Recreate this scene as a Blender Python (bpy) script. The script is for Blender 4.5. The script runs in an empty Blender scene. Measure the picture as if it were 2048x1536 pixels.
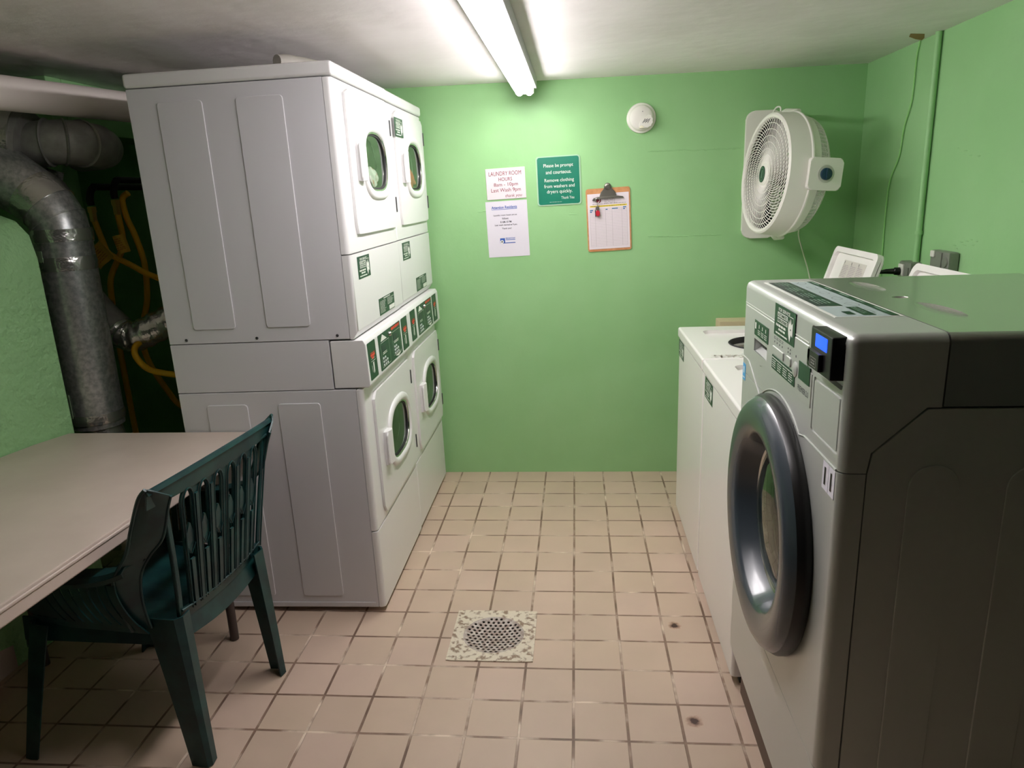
import bpy, bmesh, math, random
from mathutils import Matrix, Vector
random.seed(7)
S = bpy.context.scene
COL = S.collection
PI = math.pi

# ------------------------------------------------------------------ camera, world, light, exposure
cam_data = bpy.data.cameras.new('camera')
cam_data.sensor_width = 36.0
cam_data.lens = 1437.39241 / 2048 * 36.0
cam_data.clip_start = 0.02
cam = bpy.data.objects.new('camera', cam_data)
COL.objects.link(cam)
def cam_matrix(yaw, pitch, roll, loc):
    cy, sy, cp, sp, cr, sr = math.cos(yaw), math.sin(yaw), math.cos(pitch), math.sin(pitch), math.cos(roll), math.sin(roll)
    fwd = Vector((-sy * cp, cy * cp, -sp)); right = Vector((cy, sy, 0)); up = right.cross(fwd)
    r2 = right * cr + up * sr; u2 = -right * sr + up * cr
    m = Matrix((r2, u2, -fwd)).transposed().to_4x4(); m.translation = loc
    return m
cam.matrix_world = cam_matrix(0.0953216822, 0.260490207, -0.0388409911, Vector((0.02908766, -3.83443238, 1.54216789)))
S.camera = cam
W = bpy.data.worlds.new('world'); S.world = W; W.use_nodes = True
W.node_tree.nodes['Background'].inputs[0].default_value = (0.6, 0.7, 0.65, 1)
W.node_tree.nodes['Background'].inputs[1].default_value = 0.01
S.view_settings.view_transform = 'Standard'; S.view_settings.look = 'None'; S.view_settings.gamma = 1.0
S.view_settings.use_curve_mapping = False
S.view_settings.exposure = 0.0
TUBE_STRENGTH = 44.0
S.cycles.max_bounces = 10; S.cycles.diffuse_bounces = 6; S.cycles.glossy_bounces = 4; S.cycles.transmission_bounces = 6
S.cycles.caustics_reflective = False; S.cycles.caustics_refractive = False
S.cycles.sample_clamp_indirect = 6.0
S.cycles.use_denoising = True

# ------------------------------------------------------------------ materials
def lin(c):
    out = []
    for v in c:
        v /= 255.0
        out.append(v / 12.92 if v <= 0.04045 else ((v + 0.055) / 1.055) ** 2.4)
    return (*out, 1.0)
def mat(name, rgb, rough=0.5, metal=0.0, spec=0.5, coat=0.0, trans=0.0, emit=0.0, ior=1.45, alpha=1.0):
    m = bpy.data.materials.new(name); m.use_nodes = True
    b = m.node_tree.nodes['Principled BSDF']
    b.inputs['Base Color'].default_value = lin(rgb)
    b.inputs['Roughness'].default_value = rough; b.inputs['Metallic'].default_value = metal
    b.inputs['Specular IOR Level'].default_value = spec; b.inputs['Coat Weight'].default_value = coat
    b.inputs['Coat Roughness'].default_value = 0.08
    b.inputs['Transmission Weight'].default_value = trans; b.inputs['IOR'].default_value = ior
    if emit:
        b.inputs['Emission Color'].default_value = lin(rgb); b.inputs['Emission Strength'].default_value = emit
    return m
def nodes(m): return m.node_tree.nodes, m.node_tree.links, m.node_tree.nodes['Principled BSDF']
def noise_node(m, scale, detail=4, rough=0.55, coord='Object'):
    n, l, b = nodes(m)
    tc = n.new('ShaderNodeTexCoord'); nz = n.new('ShaderNodeTexNoise')
    nz.inputs['Scale'].default_value = scale; nz.inputs['Detail'].default_value = detail; nz.inputs['Roughness'].default_value = rough
    l.new(tc.outputs[coord], nz.inputs['Vector']); return nz
def add_bump(m, scale, strength, dist=0.002, detail=4):
    n, l, b = nodes(m); nz = noise_node(m, scale, detail)
    bp = n.new('ShaderNodeBump'); bp.inputs['Strength'].default_value = strength; bp.inputs['Distance'].default_value = dist
    l.new(nz.outputs['Fac'], bp.inputs['Height']); l.new(bp.outputs['Normal'], b.inputs['Normal'])
    return bp
def mottle(m, c1, c2, scale, lo=0.35, hi=0.65, detail=4):
    n, l, b = nodes(m); nz = noise_node(m, scale, detail)
    r = n.new('ShaderNodeValToRGB'); r.color_ramp.elements[0].position = lo; r.color_ramp.elements[1].position = hi
    r.color_ramp.elements[0].color = lin(c1); r.color_ramp.elements[1].color = lin(c2)
    l.new(nz.outputs['Fac'], r.inputs['Fac']); l.new(r.outputs['Color'], b.inputs['Base Color'])
    return r
def rough_noise(m, scale, lo, hi):
    n, l, b = nodes(m); nz = noise_node(m, scale)
    mr = n.new('ShaderNodeMapRange'); mr.inputs['To Min'].default_value = lo; mr.inputs['To Max'].default_value = hi
    l.new(nz.outputs['Fac'], mr.inputs['Value']); l.new(mr.outputs['Result'], b.inputs['Roughness'])

GREEN = mat('green wall paint', (147, 194, 136), 0.45, spec=0.35)
mottle(GREEN, (144, 192, 133), (151, 197, 140), 2.2)
def two_bumps(m, s1, d1, s2, d2):
    n, l, b = nodes(m)
    a = noise_node(m, s1, 3); c = noise_node(m, s2, 2)
    b1 = n.new('ShaderNodeBump'); b1.inputs['Distance'].default_value = d1; b1.inputs['Strength'].default_value = 0.6
    b2 = n.new('ShaderNodeBump'); b2.inputs['Distance'].default_value = d2; b2.inputs['Strength'].default_value = 0.6
    l.new(a.outputs['Fac'], b1.inputs['Height']); l.new(c.outputs['Fac'], b2.inputs['Height'])
    l.new(b1.outputs['Normal'], b2.inputs['Normal']); l.new(b2.outputs['Normal'], b.inputs['Normal'])
two_bumps(GREEN, 2.5, 0.02, 60, 0.0008)
STUCCO = mat('rough green plaster', (147, 194, 137), 0.6)
two_bumps(STUCCO, 9, 0.03, 42, 0.018)
CEIL = mat('ceiling paint', (205, 200, 194), 0.55)
mottle(CEIL, (228, 222, 222), (240, 234, 235), 1.6)
two_bumps(CEIL, 3.0, 0.02, 50, 0.001)
WHITE = mat('white enamel', (226, 225, 225), 0.28, spec=0.5)
WHITE_SIDE = mat('white painted sheet steel', (212, 211, 215), 0.42)
WASH = mat('washer white enamel', (234, 231, 228), 0.25)
PLAST = mat('white plastic', (228, 226, 218), 0.4)
SEAM = mat('seam shadow gap', (40, 40, 42), 0.8)
SILVER = mat('silver paint', (198, 200, 196), 0.38, metal=0.45)
SILVER_TOP = mat('silver painted lid', (182, 184, 176), 0.2, metal=0.65)
DKRING = mat('slate grey door plastic', (58, 66, 73), 0.24, coat=0.2)
BLACK = mat('black plastic', (14, 14, 15), 0.35)
DGREEN = mat('dark green decal', (24, 62, 44), 0.35)
DGREY = mat('charcoal decal', (34, 50, 50), 0.35)
INK = mat('white ink', (225, 228, 220), 0.5)
PALE = mat('pale green ink', (150, 178, 160), 0.5)
PALEPANEL = mat('pale printed panel', (176, 190, 190), 0.4)
RED = mat('red ink', (214, 62, 48), 0.5)
RUSTINK = mat('dark red ink', (120, 26, 44), 0.5)
BLUEINK = mat('blue ink', (46, 86, 168), 0.5)
DINK = mat('dark ink', (60, 60, 72), 0.6)
GINK = mat('grey ink', (165, 155, 160), 0.6)
YELLOWINK = mat('yellow highlighter', (245, 222, 60), 0.6)
SIGN = mat('sign green enamel', (22, 116, 92), 0.3)
PAPER = mat('paper', (224, 220, 230), 0.7)
PINKPL = mat('engraved plastic plate', (236, 222, 226), 0.45)
WOOD = mat('hardboard', (196, 140, 92), 0.5)
mottle(WOOD, (186, 128, 80), (206, 150, 102), 30)
CHROME = mat('chrome', (190, 190, 185), 0.18, metal=1.0)
NICKEL = mat('dull steel', (130, 128, 118), 0.35, metal=0.9)
DSTEEL = mat('dark steel', (70, 70, 72), 0.5, metal=0.6)
GALV = mat('galvanised steel', (168, 172, 170), 0.34, metal=0.75)
mottle(GALV, (160, 164, 164), (204, 206, 204), 60)
add_bump(GALV, 4, 0.2, 0.01)
DUCTGREY = mat('dull grey duct steel', (150, 150, 145), 0.55, metal=0.35)
mottle(DUCTGREY, (138, 138, 132), (158, 158, 152), 20)
FOIL = mat('crinkled foil tape', (215, 214, 210), 0.25, metal=0.9)
add_bump(FOIL, 18, 0.7, 0.012, 3)
TAPE = mat('pale tape', (170, 200, 160), 0.5)
YHOSE = mat('yellow gas hose', (226, 172, 24), 0.35)
IRON = mat('black iron pipe', (34, 30, 30), 0.6)
BRASS = mat('brass', (200, 160, 90), 0.35, metal=0.8)
PVC = mat('off white pipe paint', (224, 212, 205), 0.45)
mottle(PVC, (160, 140, 120), (240, 230, 224), 9, 0.26, 0.34, 6)
CARD = mat('cardboard tag', (190, 120, 50), 0.7)
YTAG = mat('yellow paper tag', (214, 176, 60), 0.7)
CHAIR = mat('dark green plastic', (16, 50, 52), 0.34)
rough_noise(CHAIR, 14, 0.28, 0.5)
mottle(CHAIR, (12, 42, 46), (24, 66, 64), 12)
TABLE = mat('table laminate', (204, 188, 176), 0.42)
mottle(TABLE, (200, 184, 172), (208, 192, 180), 5)
TEDGE = mat('table edge banding', (196, 180, 170), 0.3)
TLEG = mat('brown metal leg', (70, 58, 54), 0.4)
GREYBOX = mat('grey cast box', (140, 142, 134), 0.45, metal=0.4)
CORDG = mat('painted green cable', (150, 205, 130), 0.5)
CORDW = mat('white cable', (205, 212, 190), 0.5)
PIT = mat('drain pit', (8, 8, 8), 0.9)
DRAIN = mat('worn painted cast iron', (196, 188, 168), 0.6)
_r = mottle(DRAIN, (142, 120, 100), (218, 208, 188), 55, 0.38, 0.50, 8)
add_bump(DRAIN, 70, 0.6, 0.002)
DISH = mat('worn strainer metal', (176, 164, 156), 0.5)
mottle(DISH, (150, 132, 122), (188, 178, 170), 60, 0.4, 0.6)
BEIGE = mat('beige painted wood', (214, 196, 162), 0.5)
CLOTHW = mat('floral cotton cloth', (226, 214, 200), 0.9)
mottle(CLOTHW, (206, 130, 120), (242, 236, 226), 40, 0.38, 0.46)
CLOTHR = mat('red cloth', (226, 84, 66), 0.9)
CONC = mat('plinth paint', (92, 74, 62), 0.6)
SCREEN = mat('blue screen', (30, 84, 255), 0.3, emit=1.2)
BLUEST = mat('blue sticker', (70, 160, 215), 0.4)
KNOB = mat('dark teal knob', (24, 58, 76), 0.3)
RUBBER = mat('black rubber', (18, 18, 19), 0.6)
BROWNSTAIN = mat('brown peeled plaster', (150, 116, 72), 0.8)
DRUM = mat('drum steel', (44, 48, 46), 0.5, metal=0.5)
FANIN = mat('shaded grey plastic', (150, 146, 138), 0.5)  # whitish blades greyed for shade inside the fan; plain grey on the pipe stub
LABELG = mat('grey printed label', (196, 192, 184), 0.6)
GLASS = bpy.data.materials.new('door glass'); GLASS.use_nodes = True
_n, _l, _b = nodes(GLASS)
_n.remove(_b); _fr = _n.new('ShaderNodeFresnel'); _fr.inputs['IOR'].default_value = 1.65
_tr = _n.new('ShaderNodeBsdfTransparent'); _tr.inputs['Color'].default_value = (.80, .84, .82, 1)
_gl = _n.new('ShaderNodeBsdfGlossy'); _gl.inputs['Roughness'].default_value = 0.02; _gl.inputs['Color'].default_value = (.95, 1, .97, 1)
_mx = _n.new('ShaderNodeMixShader'); _ge = _n.new('ShaderNodeNewGeometry'); _iv = _n.new('ShaderNodeMath'); _iv.operation = 'SUBTRACT'; _iv.inputs[0].default_value = 1.0; _l.new(_ge.outputs['Backfacing'], _iv.inputs[1]); _mu = _n.new('ShaderNodeMath'); _mu.operation = 'MULTIPLY'; _l.new(_fr.outputs[0], _mu.inputs[0]); _l.new(_iv.outputs[0], _mu.inputs[1]); _l.new(_mu.outputs[0], _mx.inputs[0]); _l.new(_tr.outputs[0], _mx.inputs[1]); _l.new(_gl.outputs[0], _mx.inputs[2])
_l.new(_mx.outputs[0], _n['Material Output'].inputs['Surface'])
TUBE = bpy.data.materials.new('fluorescent tube'); TUBE.use_nodes = True
_n, _l, _b = nodes(TUBE)
_b.inputs['Emission Color'].default_value = (1.0, 0.945, 0.955, 1); _b.inputs['Emission Strength'].default_value = TUBE_STRENGTH
_b.inputs['Base Color'].default_value = (0.9, 0.9, 0.9, 1)

# floor tiles: 16 cm grid, grout, a little wear and two rust spots
FLOOR = bpy.data.materials.new('floor tiles'); FLOOR.use_nodes = True
def make_floor():
    n, l, b = nodes(FLOOR)
    def math_(op, a=None, c=None, v=None):
        x = n.new('ShaderNodeMath'); x.operation = op
        for i, s in enumerate((a, c)):
            if s is None: continue
            if isinstance(s, (int, float)): x.inputs[i].default_value = s
            else: l.new(s, x.inputs[i])
        return x.outputs[0]
    tc = n.new('ShaderNodeTexCoord'); sp = n.new('ShaderNodeSeparateXYZ'); l.new(tc.outputs['Object'], sp.inputs[0])
    wob = n.new('ShaderNodeTexNoise'); wob.inputs['Scale'].default_value = 3.0; l.new(tc.outputs['Object'], wob.inputs['Vector'])
    wv = math_('MULTIPLY', math_('SUBTRACT', wob.outputs['Fac'], 0.5), 0.005)
    def edge(o):
        f = math_('DIVIDE', math_('ADD', o, wv), 0.16)
        fr = math_('SUBTRACT', f, math_('ROUND', f))
        return math_('MULTIPLY', math_('ABSOLUTE', fr), 0.16)
    ex, ey = edge(sp.outputs['X']), edge(sp.outputs['Y'])
    d = math_('MINIMUM', ex, ey)
    mr = n.new('ShaderNodeMapRange'); mr.interpolation_type = 'SMOOTHSTEP'
    mr.inputs['From Min'].default_value = 0.0030; mr.inputs['From Max'].default_value = 0.0050; l.new(d, mr.inputs['Value'])
    tile_mask = mr.outputs['Result']
    fl = n.new('ShaderNodeVectorMath'); fl.operation = 'SCALE'; fl.inputs['Scale'].default_value = 1 / 0.16; l.new(tc.outputs['Object'], fl.inputs[0])
    fl2 = n.new('ShaderNodeVectorMath'); fl2.operation = 'FLOOR'; l.new(fl.outputs[0], fl2.inputs[0])
    cut = n.new('ShaderNodeVectorMath'); cut.operation = 'MULTIPLY'; cut.inputs[1].default_value = (1, 1, 0); l.new(fl2.outputs[0], cut.inputs[0])
    wn = n.new('ShaderNodeTexWhiteNoise'); l.new(cut.outputs[0], wn.inputs['Vector'])
    cr = n.new('ShaderNodeValToRGB'); cr.color_ramp.elements[0].color = lin((196, 173, 154)); cr.color_ramp.elements[1].color = lin((203, 178, 161))
    e = cr.color_ramp.elements.new(0.5); e.color = lin((199, 176, 155)); l.new(wn.outputs['Value'], cr.inputs['Fac'])
    sm = n.new('ShaderNodeTexNoise'); sm.inputs['Scale'].default_value = 5; sm.inputs['Detail'].default_value = 6; l.new(tc.outputs['Object'], sm.inputs['Vector'])
    mx = n.new('ShaderNodeMix'); mx.data_type = 'RGBA'; mx.blend_type = 'MULTIPLY'
    mr2 = n.new('ShaderNodeMapRange'); mr2.inputs['To Min'].default_value = 0.86; mr2.inputs['To Max'].default_value = 1.1; l.new(sm.outputs['Fac'], mr2.inputs['Value'])
    mx.inputs[0].default_value = 1.0; l.new(cr.outputs['Color'], mx.inputs[6]); l.new(mr2.outputs['Result'], mx.inputs[7])
    # grout: brown, with pale worn stretches
    gn = n.new('ShaderNodeTexNoise'); gn.inputs['Scale'].default_value = 7; gn.inputs['Detail'].default_value = 8; l.new(tc.outputs['Object'], gn.inputs['Vector'])
    gr = n.new('ShaderNodeValToRGB'); gr.color_ramp.elements[0].position = 0.36; gr.color_ramp.elements[0].color = lin((108, 84, 70))
    gr.color_ramp.elements[1].position = 0.68; gr.color_ramp.elements[1].color = lin((228, 208, 188))
    e = gr.color_ramp.elements.new(0.5); e.color = lin((140, 114, 97)); l.new(gn.outputs['Fac'], gr.inputs['Fac'])
    m2 = n.new('ShaderNodeMix'); m2.data_type = 'RGBA'; l.new(tile_mask, m2.inputs[0]); l.new(gr.outputs['Color'], m2.inputs[6]); l.new(mx.outputs[2], m2.inputs[7])
    last = m2.outputs[2]
    for (cx, cy, rr) in ((0.364, -1.50, 0.026), (0.359, -1.99, 0.028)):
        vd = n.new('ShaderNodeVectorMath'); vd.operation = 'DISTANCE'; vd.inputs[1].default_value = (cx, cy, 0); l.new(tc.outputs['Object'], vd.inputs[0])
        sn = n.new('ShaderNodeTexNoise'); sn.inputs['Scale'].default_value = 70; l.new(tc.outputs['Object'], sn.inputs['Vector'])
        dd = math_('ADD', vd.outputs['Value'], math_('MULTIPLY', math_('SUBTRACT', sn.outputs['Fac'], 0.5), 0.02))
        rp = n.new('ShaderNodeMapRange'); rp.inputs['From Min'].default_value = 0.010; rp.inputs['From Max'].default_value = rr
        rp.inputs['To Min'].default_value = 1; rp.inputs['To Max'].default_value = 0; l.new(dd, rp.inputs['Value'])
        rc = n.new('ShaderNodeValToRGB'); rc.color_ramp.elements[0].color = lin((176, 120, 84)); rc.color_ramp.elements[1].color = lin((62, 34, 30))
        l.new(rp.outputs['Result'], rc.inputs['Fac'])
        m3 = n.new('ShaderNodeMix'); m3.data_type = 'RGBA'; l.new(rp.outputs['Result'], m3.inputs[0]); l.new(last, m3.inputs[6]); l.new(rc.outputs['Color'], m3.inputs[7])
        last = m3.outputs[2]
    l.new(last, b.inputs['Base Color'])
    b.inputs['Roughness'].default_value = 0.45
    bp = n.new('ShaderNodeBump'); bp.inputs['Strength'].default_value = 0.7; bp.inputs['Distance'].default_value = 0.002
    l.new(tile_mask, bp.inputs['Height']); l.new(bp.outputs['Normal'], b.inputs['Normal'])
make_floor()

# ------------------------------------------------------------------ mesh helpers
def superell(cx, cy, a, b, n=2.6, k=64, nb=None):
    out = []
    for i in range(k):
        t = 2 * PI * i / k; c, s = math.cos(t), math.sin(t); e = n if s >= 0 or nb is None else nb
        out.append((cx + a * math.copysign(abs(c) ** (2 / e), c), cy + b * math.copysign(abs(s) ** (2 / e), s)))
    return out
def frame(u, v, w, o=(0, 0, 0)):
    m = Matrix((Vector(u), Vector(v), Vector(w))).transposed().to_4x4(); m.translation = Vector(o); return m
ID = Matrix.Identity(4)
def wnorm(o):
    md = o.modifiers.new('normals', 'WEIGHTED_NORMAL'); md.mode = 'FACE_AREA'; md.keep_sharp = True; md.weight = 60
class MB:
    """collects shapes into one mesh"""
    def __init__(s, F=ID): s.bm = bmesh.new(); s.F = F
    def _merge(s, b, F=None):
        me = bpy.data.meshes.new('tmp'); b.transform(F if F is not None else s.F); bmesh.ops.recalc_face_normals(b, faces=b.faces[:]); b.to_mesh(me); b.free()
        s.bm.from_mesh(me); bpy.data.meshes.remove(me); return s
    def box(s, a, c, bev=0.0, seg=2, F=None, sel=None, also=None):
        b = bmesh.new()
        x0, y0, z0 = (min(a[i], c[i]) for i in range(3)); x1, y1, z1 = (max(a[i], c[i]) for i in range(3))
        v = [b.verts.new(p) for p in ((x0, y0, z0), (x1, y0, z0), (x1, y1, z0), (x0, y1, z0), (x0, y0, z1), (x1, y0, z1), (x1, y1, z1), (x0, y1, z1))]
        for f in ((3, 2, 1, 0), (4, 5, 6, 7), (0, 1, 5, 4), (1, 2, 6, 5), (2, 3, 7, 6), (3, 0, 4, 7)): b.faces.new([v[i] for i in f])
        if bev:
            es = [e for e in b.edges if sel is None or sel((e.verts[0].co + e.verts[1].co) / 2)]
            bmesh.ops.bevel(b, geom=es, offset=bev, segments=seg, affect='EDGES', profile=0.5)
        if also:
            es = [e for e in b.edges if also[1]((e.verts[0].co + e.verts[1].co) / 2) and e.calc_face_angle(0) > .9]
            bmesh.ops.bevel(b, geom=es, offset=also[0], segments=2, affect='EDGES', profile=0.5)
        return s._merge(b, F)
    def prism(s, pts, w0, w1, bev=0.0, seg=2, F=None, sel=None, bev2=0.0):
        b = bmesh.new(); lo = [b.verts.new((p[0], p[1], w0)) for p in pts]; hi = [b.verts.new((p[0], p[1], w1)) for p in pts]
        b.faces.new(lo[::-1]); b.faces.new(hi); n = len(pts)
        for i in range(n): b.faces.new((lo[i], lo[(i + 1) % n], hi[(i + 1) % n], hi[i]))
        if bev:
            es = [e for e in b.edges if sel is None or sel((e.verts[0].co + e.verts[1].co) / 2)]
            bmesh.ops.bevel(b, geom=es, offset=bev, segments=seg, affect='EDGES', profile=0.5)
        return s._merge(b, F)
    def loops(s, rings, close=True, caps=(False, False), F=None):
        """skin a list of equally long point rings"""
        b = bmesh.new(); V = [[b.verts.new(p) for p in r] for r in rings]; n = len(rings[0])
        for a, c in zip(V, V[1:]):
            for i in range(n if close else n - 1):
                j = (i + 1) % n; b.faces.new((a[i], a[j], c[j], c[i]))
        if caps[0]: b.faces.new(V[0][::-1])
        if caps[1]: b.faces.new(V[-1])
        return s._merge(b, F)
    def tube(s, path, r, seg=10, F=None, caps=True):
        P = [Vector(p) for p in path]; rs = r if isinstance(r, (list, tuple)) else [r] * len(P)
        rings = []; up = None
        for i, p in enumerate(P):
            t = (P[min(i + 1, len(P) - 1)] - P[max(i - 1, 0)]).normalized()
            if up is None:
                up = Vector((0, 0, 1)) if abs(t.z) < 0.9 else Vector((1, 0, 0))
            a = (up - t * up.dot(t)).normalized(); bb = t.cross(a); up = a
            rings.append([p + (a * math.cos(k * 2 * PI / seg) + bb * math.sin(k * 2 * PI / seg)) * rs[i] for k in range(seg)])
        return s.loops(rings, True, (caps, caps), F)
    def lathe(s, prof, seg=48, F=None, close_prof=False):
        """prof: (radius, w) pairs turned about the w axis"""
        rings = [[(r * math.cos(k * 2 * PI / seg), r * math.sin(k * 2 * PI / seg), w) for k in range(seg)] for r, w in prof]
        if close_prof: rings.append(rings[0])
        b = bmesh.new(); V = [[b.verts.new(p) for p in rg] for rg in (rings[:-1] if close_prof else rings)]
        if close_prof: V.append(V[0])
        for a, c in zip(V, V[1:]):
            for i in range(seg): b.faces.new((a[i], a[(i + 1) % seg], c[(i + 1) % seg], c[i]))
        bmesh.ops.remove_doubles(b, verts=b.verts[:], dist=1e-6)
        return s._merge(b, F)
    def ring(s, outer, inner, w0, w1, F=None, bev=0.0):
        """flat ring plate between two outlines of equal length"""
        n = len(outer)
        b = bmesh.new()
        V = [[b.verts.new((p[0], p[1], w)) for p in L] for L, w in ((outer, w0), (outer, w1), (inner, w1), (inner, w0))]
        for k in range(4):
            a, c = V[k], V[(k + 1) % 4]
            for i in range(n): b.faces.new((a[i], a[(i + 1) % n], c[(i + 1) % n], c[i]))
        if bev:
            es = [e for e in b.edges if abs(e.verts[0].co.z - w1) < 1e-6 and abs(e.verts[1].co.z - w1) < 1e-6 and len(e.link_faces) == 2 and e.calc_face_angle(0) > 0.5]
            bmesh.ops.bevel(b, geom=es, offset=bev, segments=2, affect='EDGES', profile=0.5)
        return s._merge(b, F)
    def sheet(s, grid, th, F=None):
        b = bmesh.new(); V = [[b.verts.new(p) for p in r] for r in grid]
        for a, c in zip(V, V[1:]):
            for i in range(len(a) - 1): b.faces.new((a[i], a[i + 1], c[i + 1], c[i]))
        bmesh.ops.recalc_face_normals(b, faces=b.faces[:])
        bmesh.ops.solidify(b, geom=b.faces[:], thickness=th)
        return s._merge(b, F)
    def build(s, name, m, parent=None, smooth=40):
        me = bpy.data.meshes.new(name); s.bm.to_mesh(me); s.bm.free()
        if smooth:
            me.polygons.foreach_set('use_smooth', [True] * len(me.polygons)); me.set_sharp_from_angle(angle=math.radians(smooth))
        me.materials.append(m)
        o = bpy.data.objects.new(name, me); COL.objects.link(o)
        if smooth and smooth < 90: wnorm(o)
        if parent is not None: o.parent = parent
        return o
def carve(o, cutter):
    """boolean difference, applied to the mesh; the cutter is thrown away"""
    c = cutter.build('cutter', PIT, o.parent, smooth=0); had = len(o.modifiers) > 0; o.modifiers.clear()
    md = o.modifiers.new('cut', 'BOOLEAN'); md.operation = 'DIFFERENCE'; md.solver = 'EXACT'; md.object = c
    bpy.context.view_layer.update()
    dg = bpy.context.evaluated_depsgraph_get(); me = bpy.data.meshes.new_from_object(o.evaluated_get(dg))
    o.modifiers.clear(); old = o.data; o.data = me; me.name = old.name
    bpy.data.objects.remove(c)
    me.polygons.foreach_set('use_smooth', [True] * len(me.polygons)); me.set_sharp_from_angle(angle=math.radians(40))
    if had: wnorm(o)
    me.polygons.foreach_set('material_index', [0] * len(me.polygons))
    return o
_fc = {}
def glyphs(s, bold=0.0, shear=0.0, align='LEFT'):
    key = (s, bold, shear)
    if key in _fc: return _fc[key]
    cu = bpy.data.curves.new('t', 'FONT'); cu.body = s; cu.size = 1; cu.resolution_u = 3; cu.offset = bold; cu.shear = shear; cu.align_x = align
    o = bpy.data.objects.new('t', cu); COL.objects.link(o); bpy.context.view_layer.update()
    me = bpy.data.meshes.new_from_object(o.evaluated_get(bpy.context.evaluated_depsgraph_get()))
    vs = [v.co.copy() for v in me.vertices]; fs = [tuple(p.vertices) for p in me.polygons]
    bpy.data.objects.remove(o); bpy.data.curves.remove(cu); bpy.data.meshes.remove(me)
    x0 = min(v.x for v in vs); x1 = max(v.x for v in vs); y0 = min(v.y for v in vs); y1 = max(v.y for v in vs)
    _fc[key] = (vs, fs, x0, x1, y0, y1); return _fc[key]
class Ink(MB):
    """thin lettering and marks lying w above a surface in frame F"""
    def __init__(s, F, w=0.0006): super().__init__(F); s.w = w
    def text(s, t, u0, v0, u1, v1, bold=0.0, shear=0.0):
        vs, fs, x0, x1, y0, y1 = glyphs(t, bold, shear)
        b = bmesh.new(); sx = (u1 - u0) / (x1 - x0); sy = (v1 - v0) / (y1 - y0)
        V = [b.verts.new((u0 + (v.x - x0) * sx, v0 + (v.y - y0) * sy, s.w)) for v in vs]
        for f in fs:
            try: b.faces.new([V[i] for i in f])
            except ValueError: pass
        me = bpy.data.meshes.new('tmp'); b.to_mesh(me); b.free(); me.transform(s.F); s.bm.from_mesh(me); bpy.data.meshes.remove(me); return s
    def rect(s, u0, v0, u1, v1): return s.poly(((u0, v0), (u1, v0), (u1, v1), (u0, v1)))
    def poly(s, pts):
        b = bmesh.new(); b.faces.new([b.verts.new((p[0], p[1], s.w)) for p in pts])
        me = bpy.data.meshes.new('tmp'); b.to_mesh(me); b.free(); me.transform(s.F); s.bm.from_mesh(me); bpy.data.meshes.remove(me); return s
    def line(s, pts, t=0.001):
        for (a, c) in zip(pts, pts[1:]):
            d = Vector((c[0] - a[0], c[1] - a[1])); 
            if d.length < 1e-7: continue
            n_ = Vector((-d.y, d.x)).normalized() * t / 2
            s.poly(((a[0] - n_.x, a[1] - n_.y), (c[0] - n_.x, c[1] - n_.y), (c[0] + n_.x, c[1] + n_.y), (a[0] + n_.x, a[1] + n_.y)))
        return s
    def greek(s, u0, v0, u1, v1, rows, fill=0.45, ragged=0.3):
        """rows of small print too small to read, as dashes"""
        h = (v1 - v0) / rows
        for k in range(rows):
            y = v1 - (k + 0.5) * h; x = u0; end = u1 - random.random() * ragged * (u1 - u0)
            while x < end:
                wd = min(h * random.uniform(0.8, 3.2), end - x); s.rect(x, y - h * fill / 2, x + wd, y + h * fill / 2); x += wd + h * 0.45
        return s

def tag(o, label, cat, group=None, kind=None):
    o['label'] = label; o['category'] = cat
    if group: o['group'] = group
    if kind: o['kind'] = kind
    return o
def thing(name, label, cat, loc=(0, 0, 0), rot=(0, 0, 0), group=None):
    o = bpy.data.objects.new(name, None); o.empty_display_size = 0.1; COL.objects.link(o); o.location = loc; o.rotation_euler = rot
    return tag(o, label, cat, group)
def structure(mb, name, m, smooth=40):
    o = mb.build(name, m, None, smooth); o['kind'] = 'structure'; return o
def copy_tree(o, parent=None):
    c = o.copy(); COL.objects.link(c); c.parent = parent
    for ch in o.children: copy_tree(ch, c)
    return c
def rrect(x0, y0, x1, y1, r, k=16, sub=None):
    """rounded rectangle, 4k points"""
    out = []
    for cx, cy, a0 in ((x1 - r, y1 - r, 0), (x0 + r, y1 - r, PI / 2), (x0 + r, y0 + r, PI), (x1 - r, y0 + r, 1.5 * PI)):
        for i in range(k):
            a = a0 + (PI / 2) * i / (k - 1); out.append((cx + r * math.cos(a), cy + r * math.sin(a)))
    return out
def ray_rect(cx, cy, x0, y0, x1, y1, r, n=64):
    """points of a rounded rectangle seen at even angles from (cx, cy), so it pairs with superell"""
    P = rrect(x0, y0, x1, y1, r, 24); out = []
    for i in range(n):
        t = 2 * PI * i / n; d = (math.cos(t), math.sin(t)); best = None
        for a, c in zip(P, P[1:] + P[:1]):
            ex, ey = c[0] - a[0], c[1] - a[1]; den = d[0] * ey - d[1] * ex
            if abs(den) < 1e-12: continue
            tt = ((a[0] - cx) * ey - (a[1] - cy) * ex) / den; ss = ((a[0] - cx) * d[1] - (a[1] - cy) * d[0]) / den
            if tt > 0 and -1e-6 <= ss <= 1 + 1e-6 and (best is None or tt > best): best = tt
        out.append((cx + d[0] * best, cy + d[1] * best))
    return out
FPX = frame((0, 1, 0), (0, 0, 1), (1, 0, 0))        # surfaces that face +X
FNX = frame((0, -1, 0), (0, 0, 1), (-1, 0, 0))      # face -X
FNY = frame((1, 0, 0), (0, 0, 1), (0, -1, 0))       # face the camera
FUP = frame((0, -1, 0), (1, 0, 0), (0, 0, 1))       # face up, read from the -X side

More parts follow.
